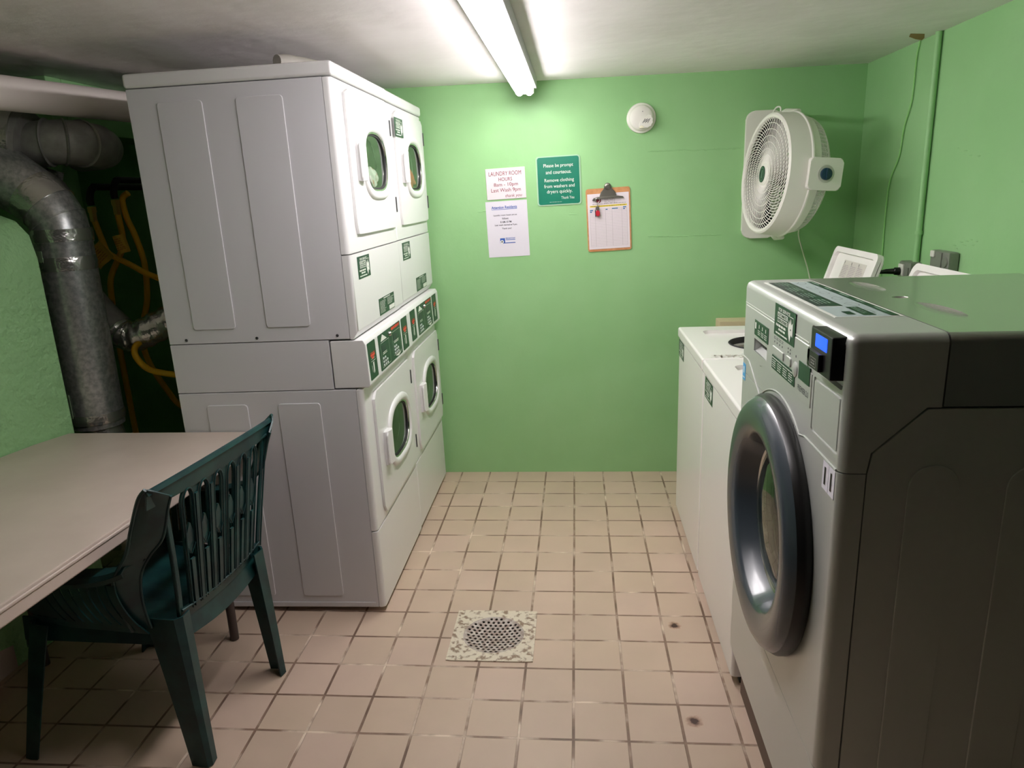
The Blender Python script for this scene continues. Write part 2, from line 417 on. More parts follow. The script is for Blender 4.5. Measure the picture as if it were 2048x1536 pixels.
# ------------------------------------------------------------------ the room
def blobs(m, x0, x1, z0, F, n, seed, sp=.006):
    rnd = random.Random(seed)
    for k in range(n):
        x = x0 + (x1 - x0) * (k + rnd.random() * .8) / n; z = z0 + rnd.uniform(-sp, sp); a = rnd.uniform(.008, .02); c = rnd.uniform(.0015, .004)
        m.loops([[(p[0], p[1], w) for p in superell(x, z, a * q, c * q, 2, 8)] for q, w in ((1, -.001), (.7, .0012), (.2, .0018))], True, (True, True), F=F)
H = 2.07; YW = -0.015; XR = 1.42; XL = -2.75; YN = -4.6
fl = structure(MB().box((XL - .1, YN - .1, -0.12), (3.2, YW + .1, 0)), 'floor', FLOOR, 0)
DC = (-0.288, -1.58)
carve(fl, MB().box((DC[0] - .115, DC[1] - .115, -0.09), (DC[0] + .115, DC[1] + .115, 0.02)))
structure(MB().box((XL - .1, YN - .1, H), (3.2, YW + .1, H + .1)), 'ceiling', CEIL, 0)
wb = MB().box((XL, YW, 0), (XR + .1, YW + .1, H)); FW = frame((1, 0, 0), (0, 0, 1), (0, -1, 0), (0, YW, 0))
for (x0, x1, z, n_) in ((.40, .86, 1.712, 34), (.40, .76, 1.294, 26), (-.48, -.44, 1.45, 3), (.0, .03, 1.42, 3)): blobs(wb, x0, x1, z, FW, n_, int(z * 100), .004)
structure(wb, 'wall_back', GREEN, 0)
wr = MB().box((XR, -2.85, 0), (XR + .1, YW, H))
for (y, z, n_) in ((1.00, 1.30, 9), (1.35, 1.52, 6), (1.62, 1.30, 5), (.95, 1.62, 4), (1.3, 1.82, 3)): blobs(wr, y, y + .16, z, frame((0, -1, 0), (0, 0, 1), (-1, 0, 0), (XR, 0, 0)), n_, int(z * 100), .02)
structure(wr, 'wall_right', GREEN, 0)
structure(MB().box((XR + .1, -2.95, 0), (3.2, -2.85, H)), 'wall_right_added_return', GREEN, 0)  # unseen, added so the room widens and the silver washer's side stays dark
structure(MB().box((3.1, YN, 0), (3.2, -2.95, H)), 'wall_right_added_far', GREEN, 0)  # unseen wall, added far off to send less bounce light back
structure(MB().box((XL - .1, YN, 0), (XL, YW + .1, H)), 'wall_left', GREEN, 0)
# low rough plastered wall on the left, rounded top
def low_wall():
    base = [(-1.853, -1.43), (-1.90, -1.58), (-1.935, -1.72), (-1.955, -1.95), (-1.965, -2.6), (-1.97, -4.2)]
    th = 0.45; rings = []
    for i, (x, y) in enumerate(base):
        prof = [(0, 0), (0.0, 0.5), (-.004, 1.0), (-.006, 1.38), (-.02, 1.46), (-.06, 1.51), (-.11, 1.53), (-th, 1.53), (-th, 0)]
        rings.append([(x + dx, y - dx * 0.0, z) for dx, z in prof])
    b = MB(); b.loops(rings, True, (True, True)); return b
structure(low_wall(), 'wall_left_low', STUCCO, 60)
structure(MB().box((-2.45, -0.88, 0), (-2.10, -0.785, H), .006), 'trim_1', GREEN)
structure(MB().box((-2.45, -0.785, 1.86), (-2.10, YW, H), .006), 'trim_2', GREEN)
structure(MB().prism([(0, 0), (.012, 0), (.012, .085), (.008, .095), (0, .095)], -4.2, -1.75, F=frame((1, 0, 0), (0, 0, 1), (0, 1, 0), (-1.955, 0, 0))), 'baseboard_left', TEDGE)
st = MB()
st.loops([[(1.418, -0.57, H - .0015), (1.405, -0.62, H - .0015), (1.37, -0.70, H - .0015), (1.31, -0.72, H - .0015), (1.33, -0.66, H - .0015), (1.38, -0.60, H - .0015)],
          [(1.418, -0.57, H - .0005), (1.405, -0.62, H - .0005), (1.37, -0.70, H - .0005), (1.31, -0.72, H - .0005), (1.33, -0.66, H - .0005), (1.38, -0.60, H - .0005)]], True, (True, True))
tag(st.build('peeled_patch', BROWNSTAIN, None), 'small brown peeled patch on the ceiling where the thin cable comes out', 'patch')

# ------------------------------------------------------------------ ceiling light
lt = thing('ceiling_light', 'long ceiling strip light with two bare lit fluorescent tubes', 'light', (-0.207, -1.37, H))
L2 = 1.2
b = MB(); b.box((-0.058, -L2 - .03, -0.052), (0.058, L2 + .03, -0.0005), .004); b.build('housing', mat('fixture grey enamel', (176, 176, 178), 0.4), lt)
for sx in (-1, 1):
    t_ = MB(); t_.tube([(sx * .0235, -L2 + .012, -0.070), (sx * .0235, L2 - .012, -0.070)], 0.0168, 20); tb = t_.build('tube', TUBE, lt)
    for sy in (-1, 1):
        c_ = MB(); c_.tube([(sx * .0235, sy * (L2 - .012), -0.070), (sx * .0235, sy * (L2 - .002), -0.070)], 0.0172, 20); c_.build('end_cap', CHROME, tb)
for sy in (-1, 1):
    k = MB(); k.box((-0.045, sy * (L2 - .002), -0.095), (0.045, sy * (L2 + .012), -0.03), .004)
    if sy < 0: k.build('lamp_holder', PLAST, lt)
    else:
        k = MB(); k.box((-0.045, L2 - .002, -0.078), (0.045, L2 + .008, -0.03), .004); k.build('lamp_holder', PLAST, lt)

# ------------------------------------------------------------------ stickers and printed plates
def service_sticker(F, u0, v1, parent, w=0.150, h=0.077, name='service_sticker'):
    u1, v0 = u0 + w, v1 - h
    s = MB(F).box((u0, v0, 0), (u1, v1, 0.0006)).build(name, DGREEN, parent, 0)
    X = lambda a: u0 + a * w
    Y = lambda a: v0 + a * h
    i = Ink(F, 0.0011)
    i.text('FOR SERVICE', X(.20), Y(.81), X(.76), Y(.92), .02)
    i.rect(X(.16), Y(.635), X(.66), Y(.775)); i.rect(X(.16), Y(.46), X(.66), Y(.60))
    i.line([(X(.68), Y(.82)), (X(.92), Y(.82)), (X(.92), Y(.66))], .0016)
    i.poly([(X(.72), Y(.72)), (X(.77), Y(.60)), (X(.80), Y(.78)), (X(.85), Y(.60)), (X(.91), Y(.68)), (X(.91), Y(.25)), (X(.84), Y(.30)), (X(.79), Y(.06)), (X(.72), Y(.28)), (X(.70), Y(.45))])
    i.text('Chicago 847.699.9900', X(.10), Y(.34), X(.60), Y(.40)) if False else i.greek(X(.10), Y(.31), X(.60), Y(.40), 1, .8, 0)
    i.greek(X(.24), Y(.20), X(.56), Y(.28), 1, .8, 0); i.greek(X(.10), Y(.07), X(.68), Y(.14), 1, .7, 0)
    i.build('lettering', INK, s, 0)
    j = Ink(F, 0.0015)
    j.text('AUTOMATIC', X(.18), Y(.655), X(.64), Y(.755), .03); j.text('INDUSTRIES', X(.18), Y(.48), X(.64), Y(.58), .03)
    j.rect(X(.80), Y(.42), X(.84), Y(.47))
    j.build('lettering', DGREEN, s, 0)
    return s
def info_plate(F, u0, v0, u1, v1, parent):
    s = MB(F).box((u0, v0, 0), (u1, v1, 0.0006)).build('instruction_sticker', DGREEN, parent, 0)
    w, h = u1 - u0, v1 - v0; X = lambda a: u0 + a * w; Y = lambda a: v0 + a * h
    i = Ink(F, 0.0011); i.greek(X(.30), Y(.88), X(.72), Y(.96), 1, .8, 0)
    i.greek(X(.05), Y(.10), X(.42), Y(.84), 9, .35); i.greek(X(.52), Y(.40), X(.96), Y(.84), 5, .35)
    i.rect(X(.62), Y(.04), X(.98), Y(.30)); i.build('lettering', INK, s, 0)
    return s

# ------------------------------------------------------------------ stacked dryers
def add_window_door(root, z0, wz, upper):
    """door on the front plane x=0; y .10-.665"""
    y0, y1, z1 = 0.098, 0.668, z0 + 0.478; cy, cz = 0.415, wz
    inner = superell(cy, cz, 0.160, 0.112, 2.5, 64, 3.0)
    outer = ray_rect(cy, cz, y0, z0, y1, z1, 0.022, 64)
    d = MB(FPX).ring(outer, inner, 0.0004, 0.010, bev=0.004).build('door', WHITE, root)
    g = MB(FPX)   # raised frame around the glass, rounded section
    prof = [(0.188, 0.139, 0.008), (0.186, 0.137, 0.015), (0.179, 0.130, 0.020), (0.167, 0.118, 0.021), (0.158, 0.109, 0.017), (0.153, 0.104, 0.008)]
    rings = [[(p[0], p[1], w) for p in superell(cy, cz, a, c, 2.5, 64, 3.0)] for a, c, w in prof]
    g.loops(rings); g.build('window_frame', WHITE, d)
    gk = MB(FPX); rings = [[(p[0], p[1], w) for p in superell(cy, cz, a, c, 2.5, 64, 3.0)] for a, c, w in ((.156, .107, .013), (.150, .101, .011), (.149, .100, .006))]
    gk.loops(rings); gk.build('trim_ring', CHROME, d)
    gk = MB(FPX); rings = [[(p[0], p[1], w) for p in superell(cy, cz, a, c, 2.5, 64, 3.0)] for a, c, w in ((.150, .101, .0075), (.143, .094, .0065), (.141, .092, .0), (.141, .092, -.03))]
    gk.loops(rings); gk.build('gasket', RUBBER, d)
    gl = MB(FPX).prism(superell(cy, cz, 0.144, 0.096, 2.5, 64, 3.0), -0.001, 0.003); gl.build('glass', GLASS, d, 0)
    h = MB(FPX)
    hz0, hz1 = wz - 0.072, wz + 0.062
    h.prism([(.162, .008), (.164, .018), (.172, .027), (.196, .033), (.212, .034), (.222, .028), (.226, .008)], hz0, hz1, .0015, 1, F=frame((0, 1, 0), (1, 0, 0), (0, 0, 1)))
    h.prism([(.156, hz0 + .012), (.168, hz0), (.172, hz1), (.156, hz1 - .012)], .022, .030, .003, 1)
    h.build('handle', WHITE, d)
    for zz in (z0 + .06, z1 - .115):
        MB(FPX).box((y1 - .002, zz, 0.0), (y1 + .007, zz + .062, 0.014), .002).build('hinge', DSTEEL, d)
    return d, cy, cz
def control_panel(root):
    c = MB().prism([(-.100, .8955), (.024, .8955), (.030, .905), (.026, 1.05), (.018, 1.066), (-.100, 1.066)], .001, .681, .004, 2, F=frame((1, 0, 0), (0, 0, 1), (0, 1, 0))).build('control_console', WHITE, root)
    F = frame((0, 1, 0), (-.0275, 0, .9996), (.9996, 0, .0275), (0.0295, 0, 0.903)) # slightly tilted face
    for (a, w) in ((.015, .10), (.62 - .105 + .0, .105)):
        k = MB(F).prism(rrect(a, .012, a + w, .146, .006, 4), -.002, .0012).build('payment_panel', DGREEN, c, 0)
        i = Ink(F, .0017); i.greek(a + .25 * w, .020, a + .8 * w, .062, 1, .0, 0)
        i.poly([(a + .45 * w, .070), (a + .60 * w, .072), (a + .58 * w, .035), (a + .47 * w, .030)]); i.line([(a + .30 * w, .062), (a + .36 * w, .036)], .003)
        i.line([(a + .25 * w, .076), (a + .8 * w, .076)], .0016); i.line([(a + .25 * w, .084), (a + .8 * w, .084), ], .001); i.build('lettering', INK, k, 0)
        r = Ink(F, .0017); r.rect(a + .25 * w, .093, a + .8 * w, .101); r.poly([(a + .30 * w, .091), (a + .75 * w, .091), (a + .52 * w, .081)]); r.greek(a + .25 * w, .103, a + .8 * w, .107, 1, .7, 0); r.build('lettering', RED, k, 0)
    a0, a1 = .155, .495
    k = MB(F).prism(rrect(a0, .012, a1, .146, .005, 4), -.002, .0014).build('keypad_panel', DGREEN, c, 0)
    gy = Ink(F, .0018)
    for (x0, x1, yo) in ((a0 + .025, a0 + .145, .020), (a0 + .20, a0 + .325, .028)):
        gy.line([(x0, yo), (x1, yo), (x1, yo + .092), (x0, yo + .092), (x0, yo)], .0012)
        gy.greek(x0 + .02, yo + .045, x1 - .03, yo + .056, 2, .5, .2)
    gy.poly([(a0 + .03, .118), (a0 + .06, .142), (a0 + .12, .118)]); gy.poly([(a0 + .22, .024), (a0 + .32, .024), (a0 + .27, .014)])
    gy.build('lettering', INK, k, 0)
    rr = Ink(F, .0018); rr.greek(a0 + .195, .130, a0 + .325, .142, 1, .9, 0); rr.build('lettering', RED, k, 0)
    for (x0, yo) in ((a0 + .035, .022), (a0 + .212, .030)):
        dsp = MB(F).box((x0, yo + .055, .0012), (x0 + .06, yo + .08, .002)).build('display', DGREY, k, 0)
        for cx in range(3):
            for cyy in range(3 if cx < 2 else 2):
                kk = MB(F).box((x0 + cx * .026, yo + cyy * .013, .001), (x0 + .015 + cx * .026, yo + .009 + cyy * .013, .004), .0015, 1)
                kk.build('key', mat('green key', (30, 150, 90), .4) if cx == 2 and cyy == 1 and False else KEYM, k)
    bt = MB(F).lathe([(0, .010), (.006, .009), (.009, .005), (.010, 0)], 16, F @ Matrix.Translation((a0 + .165, .124, .001))); bt.build('key_lock', CHROME, k)
KEYM = mat('grey key', (188, 196, 192), .4)
def drum(root, cy, cz):
    m = MB(FPX); rings = [[(p[0], p[1], w) for p in superell(cy, cz, a, c, 2.2)] for a, c, w in ((.150, .102, -.032), (.20, .16, -.06), (.23, .19, -.10), (.23, .19, -.46))]
    m.loops(rings, True, (False, True)); m.build('drum', DRUM, root)
def make_dryer():
    r = thing('stacked_dryer', '', 'dryer', (-0.718, -1.445, 0), (0, -0.0123, 0), 'stacked tumble dryers')
    D, Wd = -0.685, 0.682
    XZ = frame((1, 0, 0), (0, 0, 1), (0, 1, 0))
    def cab(z0, z1):
        m = MB(); m.box((D, .001, z0), (-.026, Wd - .001, z1), .003)
        for (x0, x1) in ((-.585, -.430), (-.318, -.160)):   # pressed strips in the side
            zz0, zz1 = z0 + .05, z1 - .045
            m.prism(rrect(x0, zz0, x1, zz1, .012, 4), -.003, .003, .0028, 2, F=XZ)
        m.tube([(-.505 + .043 * math.cos(t * PI / 16), .0006, z0 + .103 + .043 * math.sin(t * PI / 16)) for t in range(33)], .0011, 6)
        return m
    low = cab(.022, .890)
    low.prism([(-.68, .026), (-.045, .026), (-.036, .045), (-.68, .045)], -.002, .01, .001, 1, F=XZ)
    lb = low.build('lower_cabinet', WHITE_SIDE, r)
    up = cab(1.072, 1.920); ub = up.build('upper_cabinet', WHITE_SIDE, r)
    m = MB(); m.box((D, .0015, .8925), (-.1045, Wd - .0015, 1.0695), .002); m.build('middle_cabinet', WHITE_SIDE, r)
    for (x, z) in ((-.60, .036), (-.36, .036), (-.06, .036), (-.62, 1.086), (-.36, 1.086), (-.07, 1.086)):
        MB().lathe([(0, .003), (.004, .0025), (.0055, 0), (.0055, -.004)], 12, F=frame((1, 0, 0), (0, 0, 1), (0, -1, 0), (x, .001, z))).build('screw', DSTEEL, lb if z < .5 else ub)
    rnd = lambda p: p.x > -.002
    def face(z0, z1, nm, w=0.0):
        return MB().box((-.0245, .0005, z0), (w, Wd - .0005, z1), .016, 4, sel=lambda p: p.x > w - .001 and (p.y < .01 or p.y > Wd - .01), also=(.0035, lambda p: abs(p.z - z0) < 1e-4 or abs(p.z - z1) < 1e-4)).build(nm, WHITE, r)
    toe = face(.022, .338, 'toe_panel')
    lf = face(.3415, .8895, 'lower_front_panel'); uf = face(1.3605, 1.919, 'upper_front_panel', .004)
    sp = MB().prism([(-.0245, 1.071), (-.014, 1.071), (.006, 1.10), (.006, 1.357), (-.0245, 1.357)], .0005, Wd - .0005, .010, 3, F=frame((1, 0, 0), (0, 0, 1), (0, 1, 0)), sel=lambda p: p.x > .003 and (p.z < .01 or p.z > Wd - .01)).build('service_panel', WHITE, r)
    lid = MB().box((D - .004, -.003, 1.922), (.010, Wd + .001, 1.967), .010, 3).build('top_panel', WHITE, r)
    for f_, ub_, cz in ((lf, lb, .612), (uf, ub, 1.672)):
        hole = MB(FPX).prism(superell(.415, cz, .150, .102, 2.5, 64, 3.0), -.040, .03)
        carve(f_, hole)
        cav = MB(FPX).prism(superell(.415, cz, .25, .21, 2.2), -.50, -.0261 + .01)
        carve(ub_, cav)
        drum(r, .415, cz)
    add_window_door(r, .370, .612, False); d2, _, _ = add_window_door(r, 1.420, 1.672, True)
    d2.location.x = .004
    control_panel(r)
    Fs = frame((0, 1, 0), (0, 0, 1), (1, 0, 0), (.0062, 0, 0))
    service_sticker(Fs, .070, 1.345, r)
    info_plate(Fs, .290, 1.115 - .03, .525, 1.152, r) if False else info_plate(Fs, .291, 1.102, .524, 1.166, r)
    for y in (.06, .62):
        MB().lathe([(0, .02), (.018, .02), (.02, .004), (.016, 0), (0, 0)], 14, F=frame((1, 0, 0), (0, 1, 0), (0, 0, 1), (-.07, y, .0015))).build('foot', RUBBER, r)
        MB().lathe([(0, .02), (.018, .02), (.02, .004), (.016, 0), (0, 0)], 14, F=frame((1, 0, 0), (0, 1, 0), (0, 0, 1), (-.62, y, .0015))).build('foot', RUBBER, r)
    return r
dryer = make_dryer()
dryer['label'] = 'nearer white double stacked dryer next to the table, its blank side panels facing out'
dry2 = copy_tree(dryer); dry2.location = (-0.722, -0.758, 0)
dry2['label'] = 'farther white double stacked dryer against the back wall, service sticker on its top door'
service_sticker(frame((0, 1, 0), (0, 0, 1), (1, 0, 0), (.0172, 0, 0)), .078, 1.868, dry2)
def cloth_lump(y0, seed, m, nm, lab, z):
    rnd = random.Random(seed); b = bmesh.new(); bmesh.ops.create_icosphere(b, subdivisions=4, radius=1)
    ph = [(rnd.uniform(1, 5), rnd.uniform(1, 5), rnd.uniform(1, 5), rnd.uniform(0, 6)) for _ in range(7)]
    for v in b.verts:
        c = v.co.copy(); k = 1 + sum(.07 * math.sin(a * c.x * 1.6 + bb * c.y * 1.6 + cc * c.z * 1.6 + d) for a, bb, cc, d in ph)
        v.co = Vector((c.x * .016 * k, c.y * .072 * k, c.z * .045 * k))
    M_ = MB(); M_._merge(b, ID); o = M_.build(nm, m, None, 180); o.location = (-0.766, y0, z); tag(o, lab, 'laundry'); return o
cloth_lump(-0.965, 3, CLOTHW, 'laundry_pile', 'pale patterned laundry heaped behind the top round glass of the nearer dryer', 1.615)
cloth_lump(-0.275, 8, CLOTHR, 'laundry_pile', 'red laundry heaped behind the top round glass of the farther dryer', 1.62)

# ------------------------------------------------------------------ duct stub on top of the dryers
b = MB(); b.tube([(-.955, -1.32, 1.994), (-.935, -1.28, 1.996), (-.90, -1.20, 1.996), (-.87, -1.13, 1.994)], [.020, .025, .025, .024], 14)
tag(b.build('pipe', FANIN, None), 'grey pipe end lying on top of the nearer stacked dryer', 'pipe')

# ------------------------------------------------------------------ top loading washers
def make_washer(root_y, w, lab, lean, sticker_u, lid_label, lid_span):
    r = thing('top_loading_washer', lab, 'washer', (0.497, root_y, 0), (0, 0, 0), 'white top loading washers')
    D = 0.66
    c = MB(FNX); cab = MB().box((0.0, -w + .003, .035), (D, -.003, .862), .012, 3, sel=lambda p: abs(p.x) < .001 and abs(p.z - .45) < .2).build('cabinet', WASH, r)
    base = MB().box((.03, -w + .015, .004), (D - .02, -.015, .036)).build('base', RUBBER, r)
    top = MB().box((-.007, -w + .0025, .8685), (D + .004, -.0025, .915), .009, 3).build('top_panel', WASH, r)
    rb = [(-p[0], p[1]) for p in rrect(.10, .085, w - .095, .40, .03, 6)]
    # sunken lid bay with round tub opening
    carve(top, MB(frame((0, 1, 0), (1, 0, 0), (0, 0, 1))).prism([(p[0], p[1]) for p in rb], .899, .95))
    cen = (-w / 2, .290)
    hole = lambda rad, z0, z1: MB(frame((1, 0, 0), (0, 1, 0), (0, 0, 1), (cen[1], cen[0], 0))).prism([(rad * math.cos(t * 2 * PI / 48), rad * math.sin(t * 2 * PI / 48)) for t in range(48)], z0, z1)
    carve(top, hole(.128, .85, .95)); carve(cab, hole(.20, .45, .90))
    tub = MB(frame((1, 0, 0), (0, 1, 0), (0, 0, 1), (cen[1], cen[0], 0)))
    tub.lathe([(.130, .8985), (.134, .902), (.130, .905), (.125, .899), (.125, .880), (.143, .87)], 48); tub.build('tub_ring', RUBBER, r)
    tb = MB(frame((1, 0, 0), (0, 1, 0), (0, 0, 1), (cen[1], cen[0], 0))); tb.lathe([(.160, .868), (.180, .85), (.185, .50), (.06, .47), (.05, .60), (0, .62)], 40); tb.build('tub', PLAST, r)
    # open lid, leaning back
    a = lean; LF = frame((0, -1, 0), (math.sin(a), 0, math.cos(a)), (-math.cos(a), 0, math.sin(a)), (.41 + .130, 0, .919))
    u0, u1 = lid_span
    ld = MB(LF).prism(rrect(u0, .0, u1, .365, .028, 6), -.012, .0, .004, 2)
    ol = rrect(u0, 0, u1, .365, .028, 16); il = rrect(u0 + .022, .02, u1 - .022, .343, .022, 16)
    ld.ring(ol, il, -.002, .014, bev=.004); lid = ld.build('lid', WASH, r)
    if lid_label:
        s = MB(LF).box((w / 2 - .105, .243, .0), (w / 2 + .125, .318, .0008)).build('instruction_label', LABELG, lid, 0)
        i = Ink(LF, .0014)
        for k in range(3):
            i.greek(w / 2 - .097 + k * .075, .248, w / 2 - .033 + k * .075, .300, 8, .4, .25)
        i.build('lettering', GINK, s, 0)
        wp = Ink(frame((0, -1, 0), (1, 0, 0), (0, 0, 1), (0, 0, .915))); rn = random.Random(5)
        for k in range(150):
            x = rn.uniform(.595, .640); y = rn.uniform(.03, .30); wp.rect(x, y, x + rn.uniform(.003, .012), y + rn.uniform(.002, .007))
        wp.build('worn_print', mat('worn grey print', (176, 168, 156), .6), top, 0)
        i = Ink(LF, .0018)
        for k in range(3): i.text(('WARNING', 'CAUTION', 'DANGER')[k] if False else '!', w / 2 - .095 + k * .075, .302, w / 2 - .090 + k * .075, .314, .03)
        i.build('lettering', DINK, s, 0)
    MB(LF).tube([(u0 - .012, .016, -.003), (u0 + .006, .016, -.003)], .006, 10).build('hinge_pin', DSTEEL, lid)
    service_sticker(frame((0, -1, 0), (0, 0, 1), (-1, 0, 0), (-.0002, 0, 0)), sticker_u, .862, r)
    # console at the back of the top panel
    MB().box((D - .065, -w + .004, .9155), (D + .002, -.004, 1.03), .010, 3).build('console', WASH, r)
    return r
make_washer(-.512, .660, 'white top loading washer next to the back wall, lid up with a printed label inside', .30, .008, True, (.105, .560))
wash2 = make_washer(-1.175, .655, 'white top loading washer between the other white washer and the silver one, plain lid up', .34, .040, False, (.150, .600))
b = MB(); b.box((.753, -.125, .803), (1.30, YW - .001, .864), .004)
tag(b.build('wooden_ledge', BEIGE, None), 'beige wooden ledge on the back wall behind the farther white washer', 'ledge')

# ------------------------------------------------------------------ big silver washer
def make_silver():
    x0, yf, wd = .484, -1.836, .774
    r = thing('front_loading_washer', 'large silver front loading washer numbered 11, round dark door', 'washer', (x0, yf, 0))
    D = .70; zt = 1.290
    XZ = frame((1, 0, 0), (0, 0, 1), (0, 1, 0))
    Y0, Y1 = -wd, 0.0
    F = FNX
    edge = lambda x_, tol=.001: (lambda p: abs(p.x - x_) < tol)
    # pieces are profiles in x-z run across the width
    front = MB().prism([(0, .412), (.045, .412), (.045, 1.0405), (0, 1.0405)], Y0, Y1, .016, 4, F=XZ, sel=lambda p: p.x < .001 and (p.z < Y0 + .001 or p.z > Y1 - .001)).build('front_panel', SILVER, r)
    hous = MB().prism([(0, 1.0425), (.045, 1.0425), (.050, 1.080), (.135, 1.1625), (.1585, 1.1625), (.1585, zt), (0, zt)], Y0, Y1, .018, 4, F=XZ,
                      sel=lambda p: (p.x < .001 and (p.z < Y0 + .001 or p.z > Y1 - .001)) or (abs(p.y - zt) < .001 and (p.x < .001 or p.z < Y0 + .001 or p.z > Y1 - .001) and p.x < .158)).build('control_housing', SILVER, r)
    toe = MB().prism([(0, .172), (.045, .172), (.045, .410), (0, .410)], Y0, Y1, .016, 4, F=XZ, sel=lambda p: p.x < .001 and (p.z < Y0 + .001 or p.z > Y1 - .001)).build('toe_panel', SILVER, r)
    cabm = MB().prism([(.0475, .172), (D, .172), (D, 1.1600), (.1375, 1.1600), (.0525, 1.079), (.0475, 1.0405)], Y0 + .001, Y1 - .001, .002, 1, F=XZ)
    for (a, c) in ((.118, .203), (.282, .365), (.45, .533)):
        pts = [(a, .25), (c, .25)] + [((a + c) / 2 + (c - a) / 2 * math.cos(t * PI / 12), 1.015 + (c - a) / 2 * math.sin(t * PI / 12)) for t in range(13)]
        cabm.prism(pts, Y0 - .0022, Y0 + .004, .002, 2, F=XZ)
    cab = cabm.build('cabinet', SILVER, r)
    lid = MB().box((.1615, Y0, 1.1635), (D + .004, Y1, zt), .016, 4, sel=lambda p: p.z > zt - .001 and (p.y < Y0 + .001 or p.y > Y1 - .001 or p.x > D)).build('top_panel', SILVER_TOP, r)
    # pressed ovals in the top
    for (ya, yb, xc, wx) in ((-.105, -.270, .245, .028), (-.365, -.380, .245, .018), (-.455, -.625, .250, .028)):
        bb = bmesh.new(); bmesh.ops.create_uvsphere(bb, u_segments=32, v_segments=16, radius=1)
        cm = MB(); cm._merge(bb, Matrix.Translation((xc, (ya + yb) / 2, zt + .004)) @ Matrix.Diagonal((wx, abs(yb - ya) / 2 + wx * .5, .012, 1)))
        carve(lid, cm)
    base = MB().box((.036, Y0 + .02, .0), (D - .02, Y1 - .02, .171), .004).build('plinth', CONC, r)
    # door opening
    dc = (.385, .765)
    circ = lambda rad, n=64: [(dc[0] + rad * math.cos(t * 2 * PI / n), dc[1] + rad * math.sin(t * 2 * PI / n)) for t in range(n)]
    carve(front, MB(F).prism(circ(.235), -.06, .03)); carve(cab, MB(F).prism(circ(.30), -.50, -.03))
    DF = F @ Matrix.Translation((dc[0], dc[1], 0))
    d = MB(DF).lathe([(.296, .030), (.288, .041), (.277, .048), (.262, .052), (.238, .049), (.218, .044), (.211, .040), (.207, .034), (.198, .012), (.190, -.004), (.184, -.014)], 96).build('door', DKRING, r)
    MB(DF).lathe([(.298, -.001), (.303, .006), (.303, .018), (.296, .030)], 96).build('door_rim', BLACK, d)
    MB(DF).lathe([(.184, -.012), (.180, -.007), (.174, -.010), (.172, -.020)], 96).build('chrome_ring', CHROME, d)
    MB(DF).lathe([(.176, -.018), (.168, -.008), (.13, .006), (.07, .014), (0, .017)], 64).build('glass', GLASS, d, 180).data.flip_normals()
    MB(DF).lathe([(.190, -.036), (.20, -.050), (.235, -.052), (.235, -.010)], 64).build('seal', RUBBER, r)
    MB(DF).lathe([(.190, -.052), (.26, -.10), (.26, -.44), (0, -.45)], 64).build('drum', DRUM, r)
    # ridge that runs round the door opening
    ridge = [(.004, 1.085), (.085, 1.084), (.200, 1.030)] + [(dc[0] + .312 * math.cos(t), dc[1] + .312 * math.sin(t)) for t in [math.radians(a) for a in range(124, 58, -4)]] + [(.575, 1.043), (.774 - .016, 1.043)]
    MB(F).tube([(u, v, .0002) for u, v in ridge], .0022, 6).build('ridge_line', SILVER, r)
    # control fascia
    fas = MB(F).prism([(.03, 1.098), (.20, 1.098), (.225, 1.105), (.30, 1.105), (.597, 1.108), (.597, 1.178), (.566, 1.184), (.566, 1.228), (.03, 1.228)], -.001, .0016, .0012, 1)
    fas = fas.build('control_fascia', SILVER, r)
    MB(F).tube([(.02, 1.233, .0002), (.565, 1.233, .0002)], .0012, 6).build('ridge_line', SILVER, r)
    dcut = MB(F).prism([(.133, 1.124), (.260, 1.124), (.260, 1.157), (.133, 1.157)], -.028, .01); carve(hous, dcut)
    carve(fas, MB(F).prism([(.133, 1.124), (.260, 1.124), (.260, 1.157), (.133, 1.157)], -.028, .01))
    dh = MB(F)
    g = []
    for i in range(9):
        t = i / 8; g.append([(.134, 1.125 + .020 * t, -.002 - .024 * math.sin(t * PI / 2)), (.200, 1.125 + .018 * t, .0 - .024 * math.sin(t * PI / 2) - .002), (.259, 1.125 + .010 * t, .001 - .010 * t)])
    dh.sheet(g, .002); dh.build('dispenser_handle', SILVER, r)
    def decal(u0, v0, u1, v1, nm='instruction_sticker', m=DGREEN, w=.0022):
        return MB(F).box((u0, v0, w - .001), (u1, v1, w + .0006)).build(nm, m, r, 0)
    s = decal(.135, 1.167, .269, 1.206); i = Ink(F, .0034)
    i.rect(.142, 1.184, .154, 1.200); 
    for k in range(3):
        i.greek(.172 + k * .032, 1.172, .196 + k * .032, 1.186, 3, .4); i.rect(.180 + k * .032, 1.190, .185 + k * .032, 1.199)
    i.build('lettering', INK, s, 0)
    s = decal(.312, 1.123, .492, 1.1545); i = Ink(F, .0034); i.greek(.316, 1.147, .486, 1.152, 1, .5, 0)
    for k in range(4): i.greek(.318 + k * .044, 1.126, .352 + k * .044, 1.146, 4, .4)
    i.build('lettering', INK, s, 0)
    decal(.516, 1.150, .588, 1.187, 'green_square_sticker')
    for (u0, v0, u1, v1, rr) in ((.316, 1.1585, .403, 1.1765, .002), (.424, 1.1575, .460, 1.178, .006)):
        MB(F).prism(rrect(u0, v0, u1, v1, rr, 4), .001, .0046, .001, 1).build('button', SILVER, r)
    bb = MB(F); bb.loops([[(p[0], p[1], w) for p in superell(.490, 1.161, .016 * k, .017 * k, 2, 32)] for k, w in ((1, .001), (.95, .003), (.7, .005), (.3, .006), (.02, .0062))]); bb.build('start_button', SILVER, r)
    i = Ink(F, .0022)
    for k in range(4): i.rect(.322 + k * .021, 1.185, .327 + k * .021, 1.189); i.greek(.318 + k * .021, 1.193, .334 + k * .021, 1.200, 2, .4)
